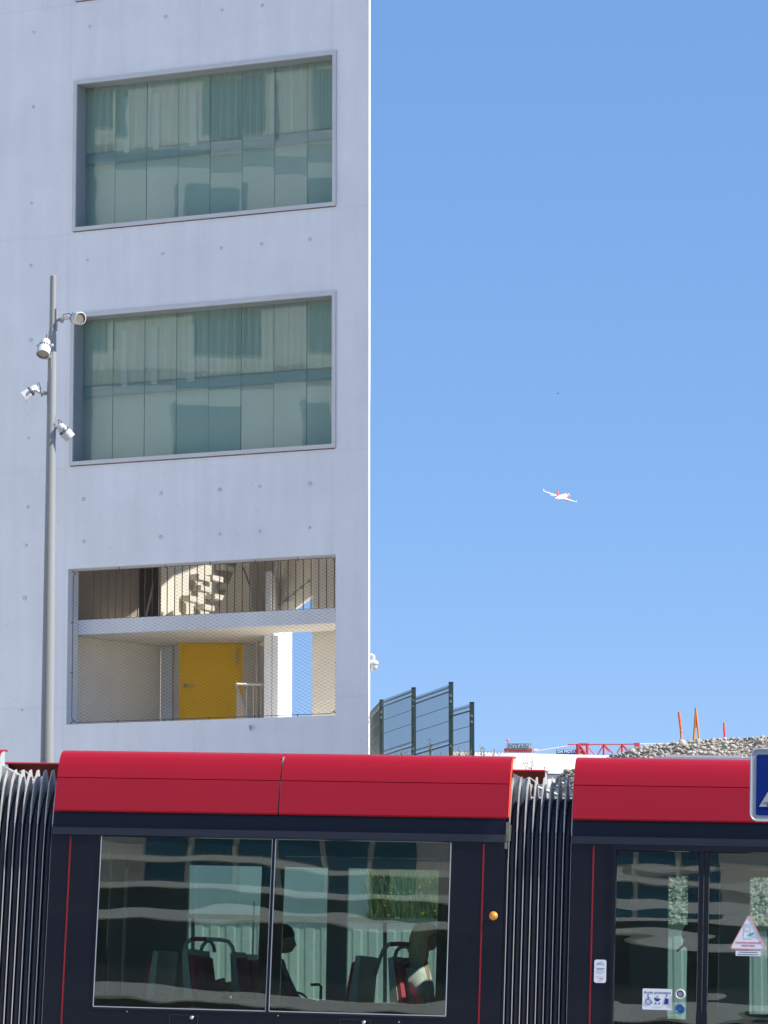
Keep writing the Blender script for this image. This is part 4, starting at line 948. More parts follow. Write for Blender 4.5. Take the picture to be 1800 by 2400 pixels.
# person in the doorway: standing, hood and cap, turned left
ph = tloc(1628, 2195, 31.1)
root = empty('person', MTR @ Matrix.Translation(ph), 'standing passenger in dark green peaked cap seen behind the tram door post', 'person')
bh, Mx = head_mesh(Vector((0, 0, 0)), .235, -1, .25); bh.build('head', M_skin, root)
V_ = [Vector((.05, 0, -.82)), Vector((.05, 0, -.55)), Vector((.04, 0, -.30)), Vector((.03, 0, -.14))]; E = [(0, 1), (1, 2), (2, 3)]; Rr = [(.13, .16), (.12, .155), (.12, .17), (.055, .06)]
for s_ in (1, -1):
    i = len(V_); V_ += [Vector((.04, s_*.18, -.32)), Vector((.06, s_*.22, -.60)), Vector((-.02, s_*.20, -.84)), Vector((-.05, s_*.20, -.93))]; E += [(2, i), (i, i+1), (i+1, i+2), (i+2, i+3)]; Rr += [.065, .05, .038, .03]
    i = len(V_); V_ += [Vector((.05, s_*.10, -.92)), Vector((.03, s_*.10, -1.30)), Vector((.05, s_*.10, -1.66)), Vector((-.08, s_*.10, -1.68))]; E += [(0, i), (i, i+1), (i+1, i+2), (i+2, i+3)]; Rr += [.10, .07, .05, .04]
skin('body', V_, E, Rr, M_jacket, root)
b = MB(); n = 20; vs = []
for z, rx, ry, cx in ((.02, .50, .43, .03), (.2, .49, .42, .04), (.38, .40, .36, .05), (.50, .26, .24, .06), (.55, .05, .05, .06)):
    for k_ in range(n): a = 2*math.pi*k_/n; vs.append(Mx @ Vector((cx*.235 + rx*.235*math.cos(a), ry*.235*math.sin(a), z*.235)))
b.add(vs, [(i*n+k_, i*n+(k_+1) % n, (i+1)*n+(k_+1) % n, (i+1)*n+k_) for i in range(4) for k_ in range(n)], smooth=True)
b.prism([(-.10, -.075), (-.17, -.06), (-.205, 0), (-.17, .06), (-.10, .075)], .0, .012, Mx @ Matrix.Rotation(R(-28), 4, 'Y')); b.build('cap', M_green, root)

# ================================================================== site hoarding behind the tram
HY = 37.0
hb = at(443, 2141, HY)
def htop(x): return 2.43 + (x + 2.033) * (2.315-2.43)/(3.112+2.033)
for i in range(12):
    x0 = -12 + i*2.0; zg = ground_z(x0+1, HY)
    g = empty('hoarding_panel', Matrix.Translation((x0, HY, zg)), 'white corrugated site hoarding panel standing behind the tram', 'hoarding', 'hoarding panels in a row behind the tram')
    zt0 = htop(x0) - zg; zt1 = htop(x0+2) - zg
    b = MB(); pts = []
    x = 0.03; k = 0
    while x < 1.95:
        pts += [(x, 0), (x+.075, 0), (x+.095, .005), (x+.145, .005)]; x += .165
    vs = [(p[0], p[1], .05) for p in pts] + [(p[0], p[1], zt0 + (zt1-zt0)*p[0]/2 - .05) for p in pts]; n = len(pts)
    b.add(vs, [(j, j+1, n+j+1, n+j) for j in range(n-1)]); b.build('corrugated_sheet', M_hoard, g, fix=False)
    b = MB(); b.add([(0, -.02, zt0-.05), (1.99, -.02, zt1-.05), (1.99, .05, zt1-.05), (0, .05, zt0-.05), (0, -.02, zt0), (1.99, -.02, zt1), (1.99, .05, zt1), (0, .05, zt0)], [(0,3,2,1),(4,5,6,7),(0,1,5,4),(1,2,6,5),(2,3,7,6),(3,0,4,7)]); b.build('top_rail', M_hpost, g)
    b = MB(); b.box((-.03, .05, 0), (.03, .11, zt0-.02)); b.build('post', M_hpost, g)

# ================================================================== embankment, gravel, grass
def lerp(a, b_, t): return a + (b_-a)*t
def crest_z(x):
    """height of the bank top, surveyed"""
    P = [(-30, 3.9), (-.5, 4.35), (1.0, 4.42), (1.6, 4.30), (1.95, 4.05), (2.3, 4.38), (2.6, 4.46), (3.2, 4.62), (4.0, 4.70), (4.8, 4.74), (7, 4.9), (12, 4.9), (20, 3.5), (30, .5)]
    for a, c in zip(P, P[1:]):
        if a[0] <= x <= c[0]: return lerp(a[1], c[1], (x-a[0])/(c[0]-a[0]))
    return 0
def bank_z(x, y):
    yc = 46.5 if x < 1.5 else lerp(46.5, 43.5, min(1, (x-1.5)/1.5))
    base = 1.7 if x < 1.6 else 1.6
    if y <= yc: t = (y-38.3)/(yc-38.3); return lerp(base, crest_z(x), max(0, min(1, t))**.9)
    return crest_z(x) - (y-yc)*.02 if x < 1.5 else crest_z(x) - (y-yc)*.12
M_soil = mat('bank soil', (.12, .12, .07), .95, noise=(4, .3), bump=(12, .6, .05)); M_gsoil = mat('gravel soil', (.42, .38, .32), .95, noise=(6, .25))
def bank(name, x0, x1, y0, y1, m, label, nx=40, ny=24):
    b = MB(); vs = [(x, y, bank_z(x, y) + rng.normal(0, .015)) for y in np.linspace(y0, y1, ny) for x in np.linspace(x0, x1, nx)]
    b.add(vs, [(j*nx+i, j*nx+i+1, (j+1)*nx+i+1, (j+1)*nx+i) for j in range(ny-1) for i in range(nx-1)], smooth=True)
    # skirt to the ground at the front
    f = [(x, y0, -.5) for x in np.linspace(x0, x1, nx)]; b.add(vs[:nx] + f, [(i, nx+i, nx+i+1, i+1) for i in range(nx-1)])
    return tag(b.build(name, m, fix=False), label, kind='structure')
bank('bank', -.165, 1.75, 38.3, 60, M_soil, 'earth bank beside the tower behind the hoarding'); bank('gravel_bank', 1.751, 16, 38.3, 56, M_gsoil, 'sloping core of the gravel heap')
# grass on the bank
def blades(n, x0, x1, y0, y1, hmin, hmax, wd, yfn=None):
    X = rng.uniform(x0, x1, n); Y = rng.uniform(y0, y1, n); Z = np.array([bank_z(a, c) for a, c in zip(X, Y)])
    Hh = rng.uniform(hmin, hmax, n); A = rng.uniform(0, math.pi, n); lx = rng.normal(0, .25, n)*Hh; ly = rng.normal(0, .25, n)*Hh
    cx, cy = np.cos(A)*wd, np.sin(A)*wd
    v = np.stack([np.stack([X-cx, Y-cy, Z], 1), np.stack([X+cx, Y+cy, Z], 1), np.stack([X+lx*.4+cx*.7, Y+ly*.4+cy*.7, Z+Hh*.6], 1), np.stack([X+lx*.4-cx*.7, Y+ly*.4-cy*.7, Z+Hh*.6], 1), np.stack([X+lx, Y+ly, Z+Hh], 1)], 1).reshape(-1, 3)
    f = []
    for i in range(n): k_ = 5*i; f += [(k_, k_+1, k_+2, k_+3), (k_+3, k_+2, k_+4)]
    return v, f
def blade_obj(name, args, m, label):
    v, f = blades(*args); me = bpy.data.meshes.new(name); me.from_pydata(v.tolist(), [], f); me.materials.append(m); o = link(name, me); return tag(o, label, 'grass', kind='stuff')
M_grass = mat('meadow grass', (.075, .13, .025), .7, noise=(3, .45)); M_straw = mat('dry straw', (.34, .26, .12), .8, noise=(6, .3))
blade_obj('grass', (11000, -.16, 1.6, 38.4, 45.2, .12, .42, .006), M_grass, 'uncut green meadow grass covering the bank behind the hoarding')
blade_obj('dry_grass', (1800, -.16, 1.1, 38.4, 47, .15, .5, .005), M_straw, 'dry straw coloured grass mixed into the green bank')
v, f = blades(300, -.15, 1.9, 38.5, 45, .3, .45, .004)
b = MB()
for i in range(260):
    p = v[5*i+4]; b.lathe([(0, .0), (.014, .004), (.012, .012), (0, .014)], Matrix.Translation(p.tolist()), 5)
tag(b.build('wild_flowers', mat('yellow petals', (.75, .58, .03), .7), fix=False), 'tiny yellow wild flowers scattered over the grassy bank', 'flowers', kind='stuff')

# gravel: thousands of rounded stones joined into one heap
def rock_protos(k=7, sub=1):
    out = []
    for i in range(k):
        bm = bmesh.new(); bmesh.ops.create_icosphere(bm, subdivisions=sub, radius=1)
        sx, sy, sz = rng.uniform(.75, 1.15), rng.uniform(.7, 1.1), rng.uniform(.45, .8)
        v = np.array([list(p.co) for p in bm.verts]); v *= 1 + rng.normal(0, .07 if sub < 2 else .045, (len(v), 1)); v *= (sx, sy, sz)
        f = np.array([[q.index for q in p.verts] for p in bm.faces]); bm.free(); out.append((v, f))
    return out
stone_m = []
def stone_mat(name, base):
    m = mat(name, base, .85, spec=.25, bump=(30, .3, .01)); t = m.node_tree; b_ = t.nodes['Principled BSDF']
    g = t.nodes.new('ShaderNodeNewGeometry'); cr = t.nodes.new('ShaderNodeValToRGB'); t.links.new(g.outputs['Random Per Island'], cr.inputs[0])
    e = cr.color_ramp.elements; e[0].color = (.30, .28, .25, 1); e[1].color = (.66, .64, .60, 1)
    for pos, c in ((.25, (.46, .42, .35)), (.45, (.60, .56, .49)), (.6, (.50, .49, .47)), (.8, (.66, .56, .43))): q = e.new(pos); q.color = (*c, 1)
    n = t.nodes.new('ShaderNodeTexNoise'); n.inputs['Scale'].default_value = 25; mx = t.nodes.new('ShaderNodeMixRGB'); mx.blend_type = 'MULTIPLY'; mx.inputs[0].default_value = .35
    t.links.new(cr.outputs[0], mx.inputs[1]); t.links.new(n.outputs[0], mx.inputs[2]); t.links.new(mx.outputs[0], b_.inputs['Base Color'])
    return m
M_stone = stone_mat('river pebbles', (.45, .42, .37))
def rotm(a, b_, c):
    from mathutils import Euler
    return np.array(Euler((a, b_, c)).to_matrix())
def heap(name, n, x0, x1, y0, y1, smin, smax, m, pw=2.2, sub=1, lift=.2):
    pr_ = rock_protos(8, sub); VV = []; FF = []; base = 0
    for i in range(n):
        x = rng.uniform(x0, x1); y = rng.uniform(y0, y1); s = smin + (smax-smin)*rng.uniform()**pw
        v, f = pr_[rng.randint(8)]; q = (v*s) @ rotm(rng.uniform(-.5, .5), rng.uniform(-.5, .5), rng.uniform(0, 6.28)).T + (x, y, bank_z(x, y) + s*lift)
        VV.append(q); FF.append(f+base); base += len(v)
    V_ = np.concatenate(VV); F_ = np.concatenate(FF); me = bpy.data.meshes.new(name)
    me.vertices.add(len(V_)); me.vertices.foreach_set('co', V_.ravel()); me.loops.add(F_.size); me.loops.foreach_set('vertex_index', F_.ravel().astype(np.int32))
    me.polygons.add(len(F_)); me.polygons.foreach_set('loop_start', np.arange(0, F_.size, 3, dtype=np.int32)); me.polygons.foreach_set('loop_total', np.full(len(F_), 3, dtype=np.int32))
    me.polygons.foreach_set('use_smooth', np.ones(len(F_), dtype=bool)); me.update(calc_edges=True); me.validate(); me.materials.append(m)
    return link(name, me)
o = heap('gravel_heap', 26000, 1.70, 6.6, 38.4, 45.5, .011, .042, M_stone, 2.4)
tag(o, 'long heap of pale river gravel and pebbles rising behind the right tram car', 'gravel', kind='stuff')
o = heap('far_gravel', 2500, 6.6, 15, 38.4, 46, .03, .09, M_stone, 1.8)
tag(o, 'rougher gravel continuing the heap towards the right', 'gravel', kind='stuff')
# bigger cobbles lying on the heap
cp = rock_protos(5, 2); cme = []
for v, f in cp:
    me = bpy.data.meshes.new('cobble'); me.from_pydata(v.tolist(), [], f.tolist()); me.materials.append(M_stone)
    for p in me.polygons: p.use_smooth = True
    cme.append(me)
M_cob = []
for i, c in enumerate(((.50, .45, .38), (.56, .55, .52), (.40, .38, .36), (.55, .46, .34), (.47, .46, .45))):
    cme[i].materials.clear(); cme[i].materials.append(mat('cobble stone', c, .85, spec=.2, noise=(2.5, .2), bump=(3, .4, .06)))
def place_cobble(x, y, s, i):
    o = link('cobble', cme[i % 5]); o.location = (x, y, bank_z(x, y)+s*.35); o.rotation_euler = (rng.uniform(-.4, .4), rng.uniform(-.4, .4), rng.uniform(0, 6)); o.scale = (s, s, s)
    tag(o, 'pale rounded cobble lying among the gravel of the heap', 'stone', 'large cobbles on the gravel heap')
for i in range(90):
    x = rng.uniform(2.0, 6.2); y = rng.uniform(38.6, 44.2); place_cobble(x, y, rng.uniform(.036, .062), i)
for (px, py) in ((1600, 1752), (1567, 1757), (1672, 1762), (1480, 1768), (1700, 1750), (1330, 1812), (1312, 1822), (1400, 1772), (1780, 1745)):
    # find the heap surface along this sight line
    for yy in np.linspace(38.5, 45, 120):
        p = at(px, py, yy)
        if p.z < bank_z(p.x, yy): break
    place_cobble(p.x, yy, .055, px)

# weeds along the crest
def weed(px, pt_, Y, n, label, lean=.15, dry=True, pb=1800):
    base = at(px, pb, Y); zg = bank_z(base.x, Y) if Y < 56 else base.z; zt_ = at(px, pt_, Y).z; h = zt_-zg
    root = empty('dry_weed', Matrix.Translation((base.x, Y, zg)), label, 'weed')
    b = MB(); lv = MB()
    for i in range(n):
        a = random.uniform(0, 6.28); r0 = random.uniform(0, .03); hh = h*random.uniform(.7, 1.0); ex = random.gauss(lean, .12)*hh*.5; ey = random.gauss(0, .1)*hh
        P = [Vector((r0*math.cos(a) + ex*t**1.6, r0*math.sin(a)+ey*t, hh*t)) for t in (0, .35, .7, 1)]
        b.tube(P, [.009, .009, .006, .002], 4)
        for k_ in range(14):
            t = random.uniform(.35, 1); q = Vector((r0*math.cos(a)+ex*t**1.6, r0*math.sin(a)+ey*t, hh*t)); d = Vector((random.gauss(0, 1), random.gauss(0, 1), random.uniform(.2, 1.4))).normalized()*random.uniform(.02, .05); s = d.cross(Vector((0, 1, .3))).normalized()*.006
            lv.add([q, q+d*.5+s, q+d, q+d*.5-s], [(0, 1, 2, 3)])
    b.build('stem', M_straw, root, fix=False); lv.build('seed_head', M_straw, root, fix=False)['kind'] = 'stuff'
weed(1236, 1770, 45.0, 7, 'tuft of straw coloured stalks upright against the sunlit white wall', .05)
weed(1256, 1780, 45.1, 3, 'dry leaning leaf stalks right of the straw tuft at the white wall', .55)
weed(1200, 1800, 45.1, 3, 'low dry stalk beside the end of the middle car roof', .0, pb=1805)
weed(1076, 1737, 46.0, 5, 'tall brown stalk standing behind the fence beside its last post', .02)
weed(1095, 1746, 46.3, 4, 'small dry plant just left of the last fence post', .05)
weed(1135, 1745, 46.3, 3, 'thin sparse stalk standing right of the last fence post', .0)
weed(1158, 1756, 46.5, 3, 'low reddish stalk against the low grey parapet', .1)
weed(1008, 1722, 47.5, 4, 'spindly dry plant in front of the third fence panel', .1)
weed(950, 1728, 49.5, 4, 'spindly dry plant in front of the second fence panel', -.1)
weed(935, 1752, 49.3, 3, 'short dark seed head low on the second fence panel', .0)

# ================================================================== welded mesh fence
PPOS = [(867, 1662, 54.6), (894.4, 1642, 52.3), (969.5, 1613.5, 50.2), (1057, 1601, 48.0), (1106, 1648, 47.0)]
fence = empty('mesh_fence', Matrix.Translation((0.4, 50, 4.2)), 'dark green welded mesh security fence running back beside the tower', 'fence')
Pw = [at(x, y, Y) - Vector((.4, 50, 4.2)) for x, y, Y in PPOS]
for p in Pw[1:]:
    b = MB(); b.bbox((-.031, -.03, -.0), (.031, .03, p.z+.6), .004); b.bbox((-.034, -.033, p.z+.6), (.034, .033, p.z+.615), .003)
    b.build('post', M_fence, fence, Matrix.Translation((p.x, p.y, -.6)))
    cl_ = MB(); 
    for dz in (.17, .25, .86): cl_.box((-.02, -.036, p.z-dz-.02), (.012, -.0305, p.z-dz+.015))
    cl_.build('clamp', mat('clamp steel', (.25, .27, .26), .4, .5), fence, Matrix.Translation((p.x, p.y, 0)))
for i in range(4):
    a, c = Pw[i].copy(), Pw[i+1].copy()
    top_dn = [(0, 0), (.10, .03), (.12, .055), (.135, .10)]
    zt_ = [at(867, 1668, 54.6).z, at(920, 1634, 51.6).z, at(1000, 1627, 49.6).z, at(1080, 1655, 47.6).z][i] - 4.2
    zt_ = {0: at(880, 1654, 53.4).z, 1: at(932, 1627, 51.2).z, 2: at(1013, 1619, 49.1).z, 3: at(1081, 1655, 47.5).z}[i] - 4.2
    L_ = (c-a).xy.length; d = Vector((c.x-a.x, c.y-a.y, 0)).normalized(); nrm = Vector((d.y, -d.x, 0))
    b = MB(); H_ = zt_ + .5; n = int(L_/.05)
    prof = [(0, 0), (.035, 0), (.065, .022), (.095, 0), (.76, 0), (.79, .022), (.82, 0), (H_, 0)]
    for k_ in range(1, n):
        q = Vector((a.x, a.y, zt_)) + d*(k_*.05)
        b.tube([q + nrm*o_ - Vector((0, 0, dz)) for dz, o_ in prof], .0036, 3, caps=False, smooth=False)
    b.build('wire_panel', M_fence, fence, fix=False)['kind'] = 'stuff'
    b = MB()
    for dz, r_ in ((.032, .0045), (.098, .011), (.30, .0045), (.50, .0045), (.757, .0045), (.823, .011), (1.02, .0045)):
        q = Vector((a.x, a.y, zt_-dz)); b.tube([q, q+d*L_], r_, 5)
    b.build('line_wire', M_fence, fence, fix=False)

# ================================================================== far white wall
WW = Vector((1, .35, 0)).normalized(); wy = 75.0
wo_ = at(1120, 1763, 73.5)
wn = Vector((-WW.y, WW.x, 0)) * 1
Mw = basis((wo_.x, wo_.y, 0), WW, wn, (0, 0, 1))
wall = empty('white_wall', Mw, 'low sunlit white panelled wall on the rise behind the gravel heap', 'wall')
zt_ = wo_.z
M_ww = mat('sunlit white render', (.78, .77, .73), .8, noise=(3, .06))
for k_ in range(12):
    b = MB(); b.box((-.6+k_*.34, 0, zt_-.41), (-.6+k_*.34+.335, .2, zt_)); b.build('panel', M_ww, wall)
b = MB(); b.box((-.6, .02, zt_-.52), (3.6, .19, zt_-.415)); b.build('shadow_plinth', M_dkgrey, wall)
b = MB(); b.box((-.6, .0, .0), (3.6, .25, zt_-.525)); b.build('base_wall', M_conc, wall)
# low parapet with grey railing texture left of the wall
pz = at(1110, 1762, 70); par = empty('grey_parapet', Matrix.Translation((at(1085, 1763, 71).x, 71, 0)), 'low pale grey parapet between the fence end and the white wall', 'wall')
b = MB(); b.box((0, 0, 0), (.95, .2, at(1100, 1766, 71).z)); b.build('coping_wall', M_conc, par)
b = MB()
for k_ in range(14): b.box((.03+k_*.066, .05, at(1100, 1766, 71).z), (.05+k_*.066, .07, at(1100, 1759, 71).z))
b.build('rail_stubs', M_pole, par)['kind'] = 'stuff'
# far low buildings / hill line
M_far = mat('distant hillside', (.10, .13, .12), .95, noise=(.01, .3))
b = MB(); N = 60; xs = np.linspace(-4000, 4000, N); top = [20+14*math.sin(i*.45)+9*math.sin(i*1.3+1) for i in range(N)]
vs = [(x, 3600, -20) for x in xs] + [(x, 3700, -20 + t*1.4) for x, t in zip(xs, top)] + [(x, 4300, -20) for x in xs]
b.add(vs, [(i, i+1, N+i+1, N+i) for i in range(N-1)] + [(N+i, N+i+1, 2*N+i+1, 2*N+i) for i in range(N-1)]); tag(b.build('hills', M_far, fix=False), 'low distant wooded hills beyond the town', kind='structure')

# ================================================================== tower crane far off
CY = 250.0
cr0 = at(1366, 1776, CY)
M_cred = mat('crane red', (.58, .06, .07), .5); M_cwhite = mat('crane tie rod', (.8, .8, .8), .4); M_cgrey = mat('galvanised mesh', (.30, .32, .31), .6); M_lett = mat('weathered letters', (.15, .15, .12), .7); M_blue = mat('banner blue', (.02, .17, .42), .6)
crane = empty('tower_crane', Matrix.Translation((cr0.x, CY, 0)), 'distant red lattice tower crane showing just above the white wall and gravel heap', 'crane')
def cl3(px, py, dy=0): return at(px, py, CY+dy) - Vector((cr0.x, CY, 0))
b = MB()
for (x0, y0_) in ((-.7, -.7), (.7, -.7), (.7, .7), (-.7, .7)): b.tube([(x0, y0_, 0), (x0, y0_, cl3(1366, 1776).z)], .09, 4)
for k_ in range(10): z = k_*1.75; b.tube([(-.7, -.7, z), (.7, -.7, z+1.75)], .05, 4); b.tube([(.7, .7, z), (-.7, .7, z+1.75)], .05, 4); b.tube([(-.7, .7, z), (-.7, -.7, z+1.75)], .05, 4)
b.build('mast', M_cred, crane)
b = MB(); T = lambda x, y, r=.05, x2=0, y2=0, dy=0, dy2=0: b.tube([cl3(x, y, dy), cl3(x2, y2, dy2)], r, 5)
T(1331, 1745, .045, 1460, 1744.5); T(1357, 1744, .10, 1380, 1744.5); T(1355, 1744, .16, 1355, 1778); T(1358, 1745, .13, 1378, 1776); T(1376, 1745, .10, 1377, 1776); T(1360, 1762, .09, 1385, 1776); T(1345, 1778, .12, 1392, 1776)
T(1460, 1744.5, .045, 1497, 1743.5); b.box((-.18, -.1, -.28), (.18, .1, .12), Matrix.Translation(cl3(1493, 1745)))
for x in (1415, 1458): T(x, 1744.5, .08, x, 1776); T(x, 1745, .045, x-18, 1776, 0, 2); T(x, 1745, .045, x+12, 1762, 0, 2); T(x, 1745, .045, x+24, 1768, 0, -1)
T(1345, 1776, .07, 1500, 1778, 2, 2); T(1345, 1778, .07, 1500, 1780, -1, -1); T(1380, 1752, .04, 1398, 1776)
b.build('jib', M_cred, crane)
b = MB(); b.tube([cl3(1259, 1760), cl3(1300, 1753.5), cl3(1356, 1744.5)], .04, 5); b.tube([cl3(1497, 1743.5), cl3(1590, 1742)], .035, 5); b.bbox(tuple(cl3(1247, 1762)), tuple(cl3(1263, 1757, 1)), .1); b.build('tie_rod', M_cwhite, crane)
b = MB(); b.bbox(tuple(cl3(1182, 1761.5)), tuple(cl3(1245.5, 1756.5, 1.2)), .03); b.box(tuple(cl3(1182, 1800)), tuple(cl3(1400, 1784, 1.2))); b.build('counter_jib', M_cred, crane)
b = MB(); sb0, sb1 = cl3(1188.5, 1756), cl3(1239, 1742.5)
for z in (sb0.z, sb1.z): b.tube([(sb0.x, 0, z), (sb1.x, 0, z)], .03, 4)
for i in range(9): x = lerp(sb0.x, sb1.x, i/8); b.tube([(x, 0, sb0.z), (x, 0, sb1.z)], .018, 4)
for i in range(1, 4): z = lerp(sb0.z, sb1.z, i/4); b.tube([(sb0.x, 0, z), (sb1.x, 0, z)], .012, 4)
b.tube([cl3(1240, 1743), cl3(1250, 1742.5), cl3(1250, 1757)], .025, 4); b.tube([cl3(1244, 1742), cl3(1244, 1757)], .03, 4); sbo = b.build('sign_frame', M_cgrey, crane)
M3 = Matrix.Translation(Vector(((sb0.x+sb1.x)/2+.02, -.06, (sb0.z+sb1.z)/2-.02))) @ RX
text_part('lettering', 'POTAIN', .42, M_lett, sbo, M3, ext=.03, spacing=.98, bold=.012)
b = MB(); b.tube([cl3(1190, 1743), cl3(1190, 1737)], .03, 5); b.lathe([(0, .16), (.08, .13), (.10, 0), (0, -.02)], Matrix.Translation(cl3(1190, 1737)), 10); b.build('beacon', mat('pink beacon', (.8, .2, .25), .4), sbo)
b = MB(); q0, q1 = cl3(1304, 1768), cl3(1351, 1757); b.box(tuple(q0), (q1.x, .05, q1.z)); bn = b.build('banner', M_blue, crane)
text_part('lettering', 'DA MOTA', .28, M_cwhite, bn, Matrix.Translation(Vector(((q0.x+q1.x)/2, -.04, (q0.z+q1.z)/2+.03))) @ RX, ext=.01, bold=.008)

# ================================================================== stakes on the heap
M_ora = mat('fluorescent orange paint', (.85, .12, .03), .6); M_oc = mat('ochre wood', (.62, .30, .08), .7, noise=(10, .2)); M_rose = mat('fluorescent red paint', (.85, .04, .07), .6)
def stake(px, pt_, pb, Y, label, parts):
    base = at(px, pb, Y); root = empty('marker_stake', Matrix.Translation(base), label, 'marker stake')
    for name, a, c, r_, m in parts:
        b = MB(); b.tube([at(*a, Y)-base, at(*c, Y)-base], r_, 4, smooth=False); b.build(name, m, root)
stake(1597, 1670, 1745, 45.5, 'orange topped leaning stake, leftmost of those standing on the gravel heap', [('stake_top', (1591, 1669), (1596, 1710), .016, M_ora), ('stake_shaft', (1596, 1710), (1598.5, 1752), .016, M_oc), ('stake_peg', (1597, 1712), (1600, 1716), .01, M_ora)])
stake(1630, 1658, 1740, 45.5, 'pair of ochre timbers leaned together like an A on the gravel heap', [('timber', (1631, 1664), (1625, 1750), .015, M_oc), ('timber', (1631.5, 1664), (1640, 1750), .013, M_oc), ('tip', (1631, 1659), (1630.5, 1667), .013, M_pole), ('painted_band', (1631, 1668), (1630, 1705), .014, M_ora)])
stake(1698, 1693, 1735, 45.5, 'short single red stake, rightmost of those standing on the gravel heap', [('stake_top', (1697, 1694), (1697.5, 1706), .014, M_ora), ('stake_shaft', (1697.5, 1706), (1699, 1740), .014, M_rose)])

# ================================================================== pedestrian crossing sign
SY = 24.0
s0_, s1_ = at(1755, 1755, SY), at(1761, 1927, SY); hS = s0_.z - s1_.z
cS = Vector(((s0_.x+s1_.x)/2 + hS/2, SY, (s0_.z+s1_.z)/2))
MSg = Matrix.Translation(cS) @ Matrix.Rotation(R(1.6), 4, 'Y') @ Matrix.Rotation(R(-8), 4, 'Z')
gz = ground_z(cS.x, SY); root = empty('crossing_sign', Matrix.Translation((cS.x, SY, gz)), 'square blue pedestrian crossing sign with white border at the right edge', 'road sign')
Ml = Matrix.Translation((-cS.x, -SY, -gz)) @ MSg @ RX
M_sgrey = mat('pale sign border', (.52, .53, .55), .4); M_sblue = mat('sign blue', (.002, .028, .22), .5, spec=.2)
b = MB(); b.prism(rrect(hS, hS, .055), -.02, .0); b.build('sign_plate', M_sgrey, root, Ml)
b = MB(); rp = rrect(hS-.012, hS-.012, .05); b.tube([(x, y, .002) for x, y in rp+[rp[0]]], .0055, 5); b.build('rolled_edge', M_alu, root, Ml)
b = MB(); b.prism(rrect(hS-.085, hS-.085, .016), .001, .003); b.build('blue_field', M_sblue, root, Ml)
b = MB(); b.prism([(-.185, -.148), (.185, -.148), (0, .175)], .004, .006); b.build('white_triangle', M_sgrey, root, Ml)
b = MB(); M2 = M_slot
b.box((-.155, -.122, .0065), (.155, -.118, .0075)); b.lathe([(0, .009), (.014, .008), (.014, .006)], Matrix.Translation((.0, .075, 0)), 12)
b.tube([(0, .055, .008), (-.004, .0, .008)], .014, 6); b.tube([(-.004, 0, .008), (.03, -.055, .008), (.035, -.105, .008)], .008, 6); b.tube([(-.004, 0, .008), (-.03, -.05, .008), (-.065, -.095, .008)], .008, 6); b.tube([(0, .045, .008), (.045, .01, .008)], .006, 6); b.tube([(0, .045, .008), (-.045, .015, .008)], .006, 6)
for i in range(5): b.box((-.13+i*.058, -.14, .0065), (-.10+i*.058, -.128, .0075))
b.build('pedestrian_symbol', M2, root, Ml)
b = MB(); b.tube([(.0, .06, 0), (0, .06, cS.z-gz+.2)], .03, 14); b.build('post', M_steel, root)

# ================================================================== airliner and bird
AY = 3300.0
ap = at(1317, 1164, AY); plane = empty('airliner', None, 'small white and red airliner climbing away in the clear sky', 'aeroplane')
hd_ = Vector((math.sin(R(24)), math.cos(R(24)), .22)).normalized(); rt = hd_.cross(Vector((0, 0, 1))).normalized(); up = rt.cross(hd_)
bk = R(21); rt2 = rt*math.cos(bk) - up*math.sin(bk); up2 = rt.cross(hd_)*math.cos(bk) + rt*math.sin(bk)
plane.matrix_world = basis(ap, rt2, hd_, up2)
M_pw = mat('aircraft white', (.85, .85, .85), .35); M_pr = mat('aircraft orange red', (.80, .10, .05), .4)
MY = Matrix.Rotation(R(-90), 4, 'X')
b = MB(); b.lathe([(0, -17.5), (.7, -16.8), (1.5, -12), (2.0, -8), (2.0, 10)], MY, 20); b.lathe([(2.0, 14.0), (1.7, 16.2), (.9, 17.8), (0, 18.3)], MY, 20); b.build('fuselage', M_pw, plane)
b = MB(); b.lathe([(2.0, 10), (2.0, 14.0)], MY, 20); b.build('coloured_nose_band', M_pr, plane)
def wing(b_, s_, root_y, tip_x, tip_y, rc, tc, z0, z1, t_=.35, x0=1.5):
    P = [(x0*s_, root_y, z0), (x0*s_, root_y-rc, z0), (tip_x*s_, tip_y-tc, z1), (tip_x*s_, tip_y, z1)]
    b_.add([(x, y, z) for x, y, z in P] + [(x, y, z+(t_ if i < 2 else .12)) for i, (x, y, z) in enumerate(P)], [(0,1,2,3),(7,6,5,4),(0,4,5,1),(1,5,6,2),(2,6,7,3),(3,7,4,0)])
for s_ in (1, -1):
    b = MB(); wing(b, s_, 3.5, 17, -4.5, 6.5, 1.7, -1.0, .6); b.add([(17*s_, -4.5, .6), (17*s_, -6.2, .6), (17.4*s_, -6.8, 3.0), (17.4*s_, -6.0, 3.0)], [(0, 1, 2, 3)]); b.build('wing', M_pw, plane)
    b = MB(); wing(b, s_, -13.2, 6.2, -15.6, 3.2, 1.5, .8, 1.3, .2, .6); b.build('tailplane', M_pw, plane)
    b = MB(); b.lathe([(.7, -2), (1.05, 0), (1.1, 2), (.95, 2.6)], Matrix.Translation((5.8*s_, 2.2, -2.0)) @ MY, 14); b.lathe([(0, -1.9), (.7, -2)], Matrix.Translation((5.8*s_, 2.2, -2.0)) @ MY, 14); b.build('engine', M_pr, plane)
b = MB(); P = [(0, -10.5, 1.8), (0, -16, 1.2), (0, -17.5, 8.2), (0, -15.3, 8.2)]; b.add([(-.18, y, z) for _, y, z in P] + [(.18, y, z) for _, y, z in P], [(0,1,2,3),(7,6,5,4),(0,4,5,1),(1,5,6,2),(2,6,7,3),(3,7,4,0)]); b.build('tail_fin', M_pr, plane)
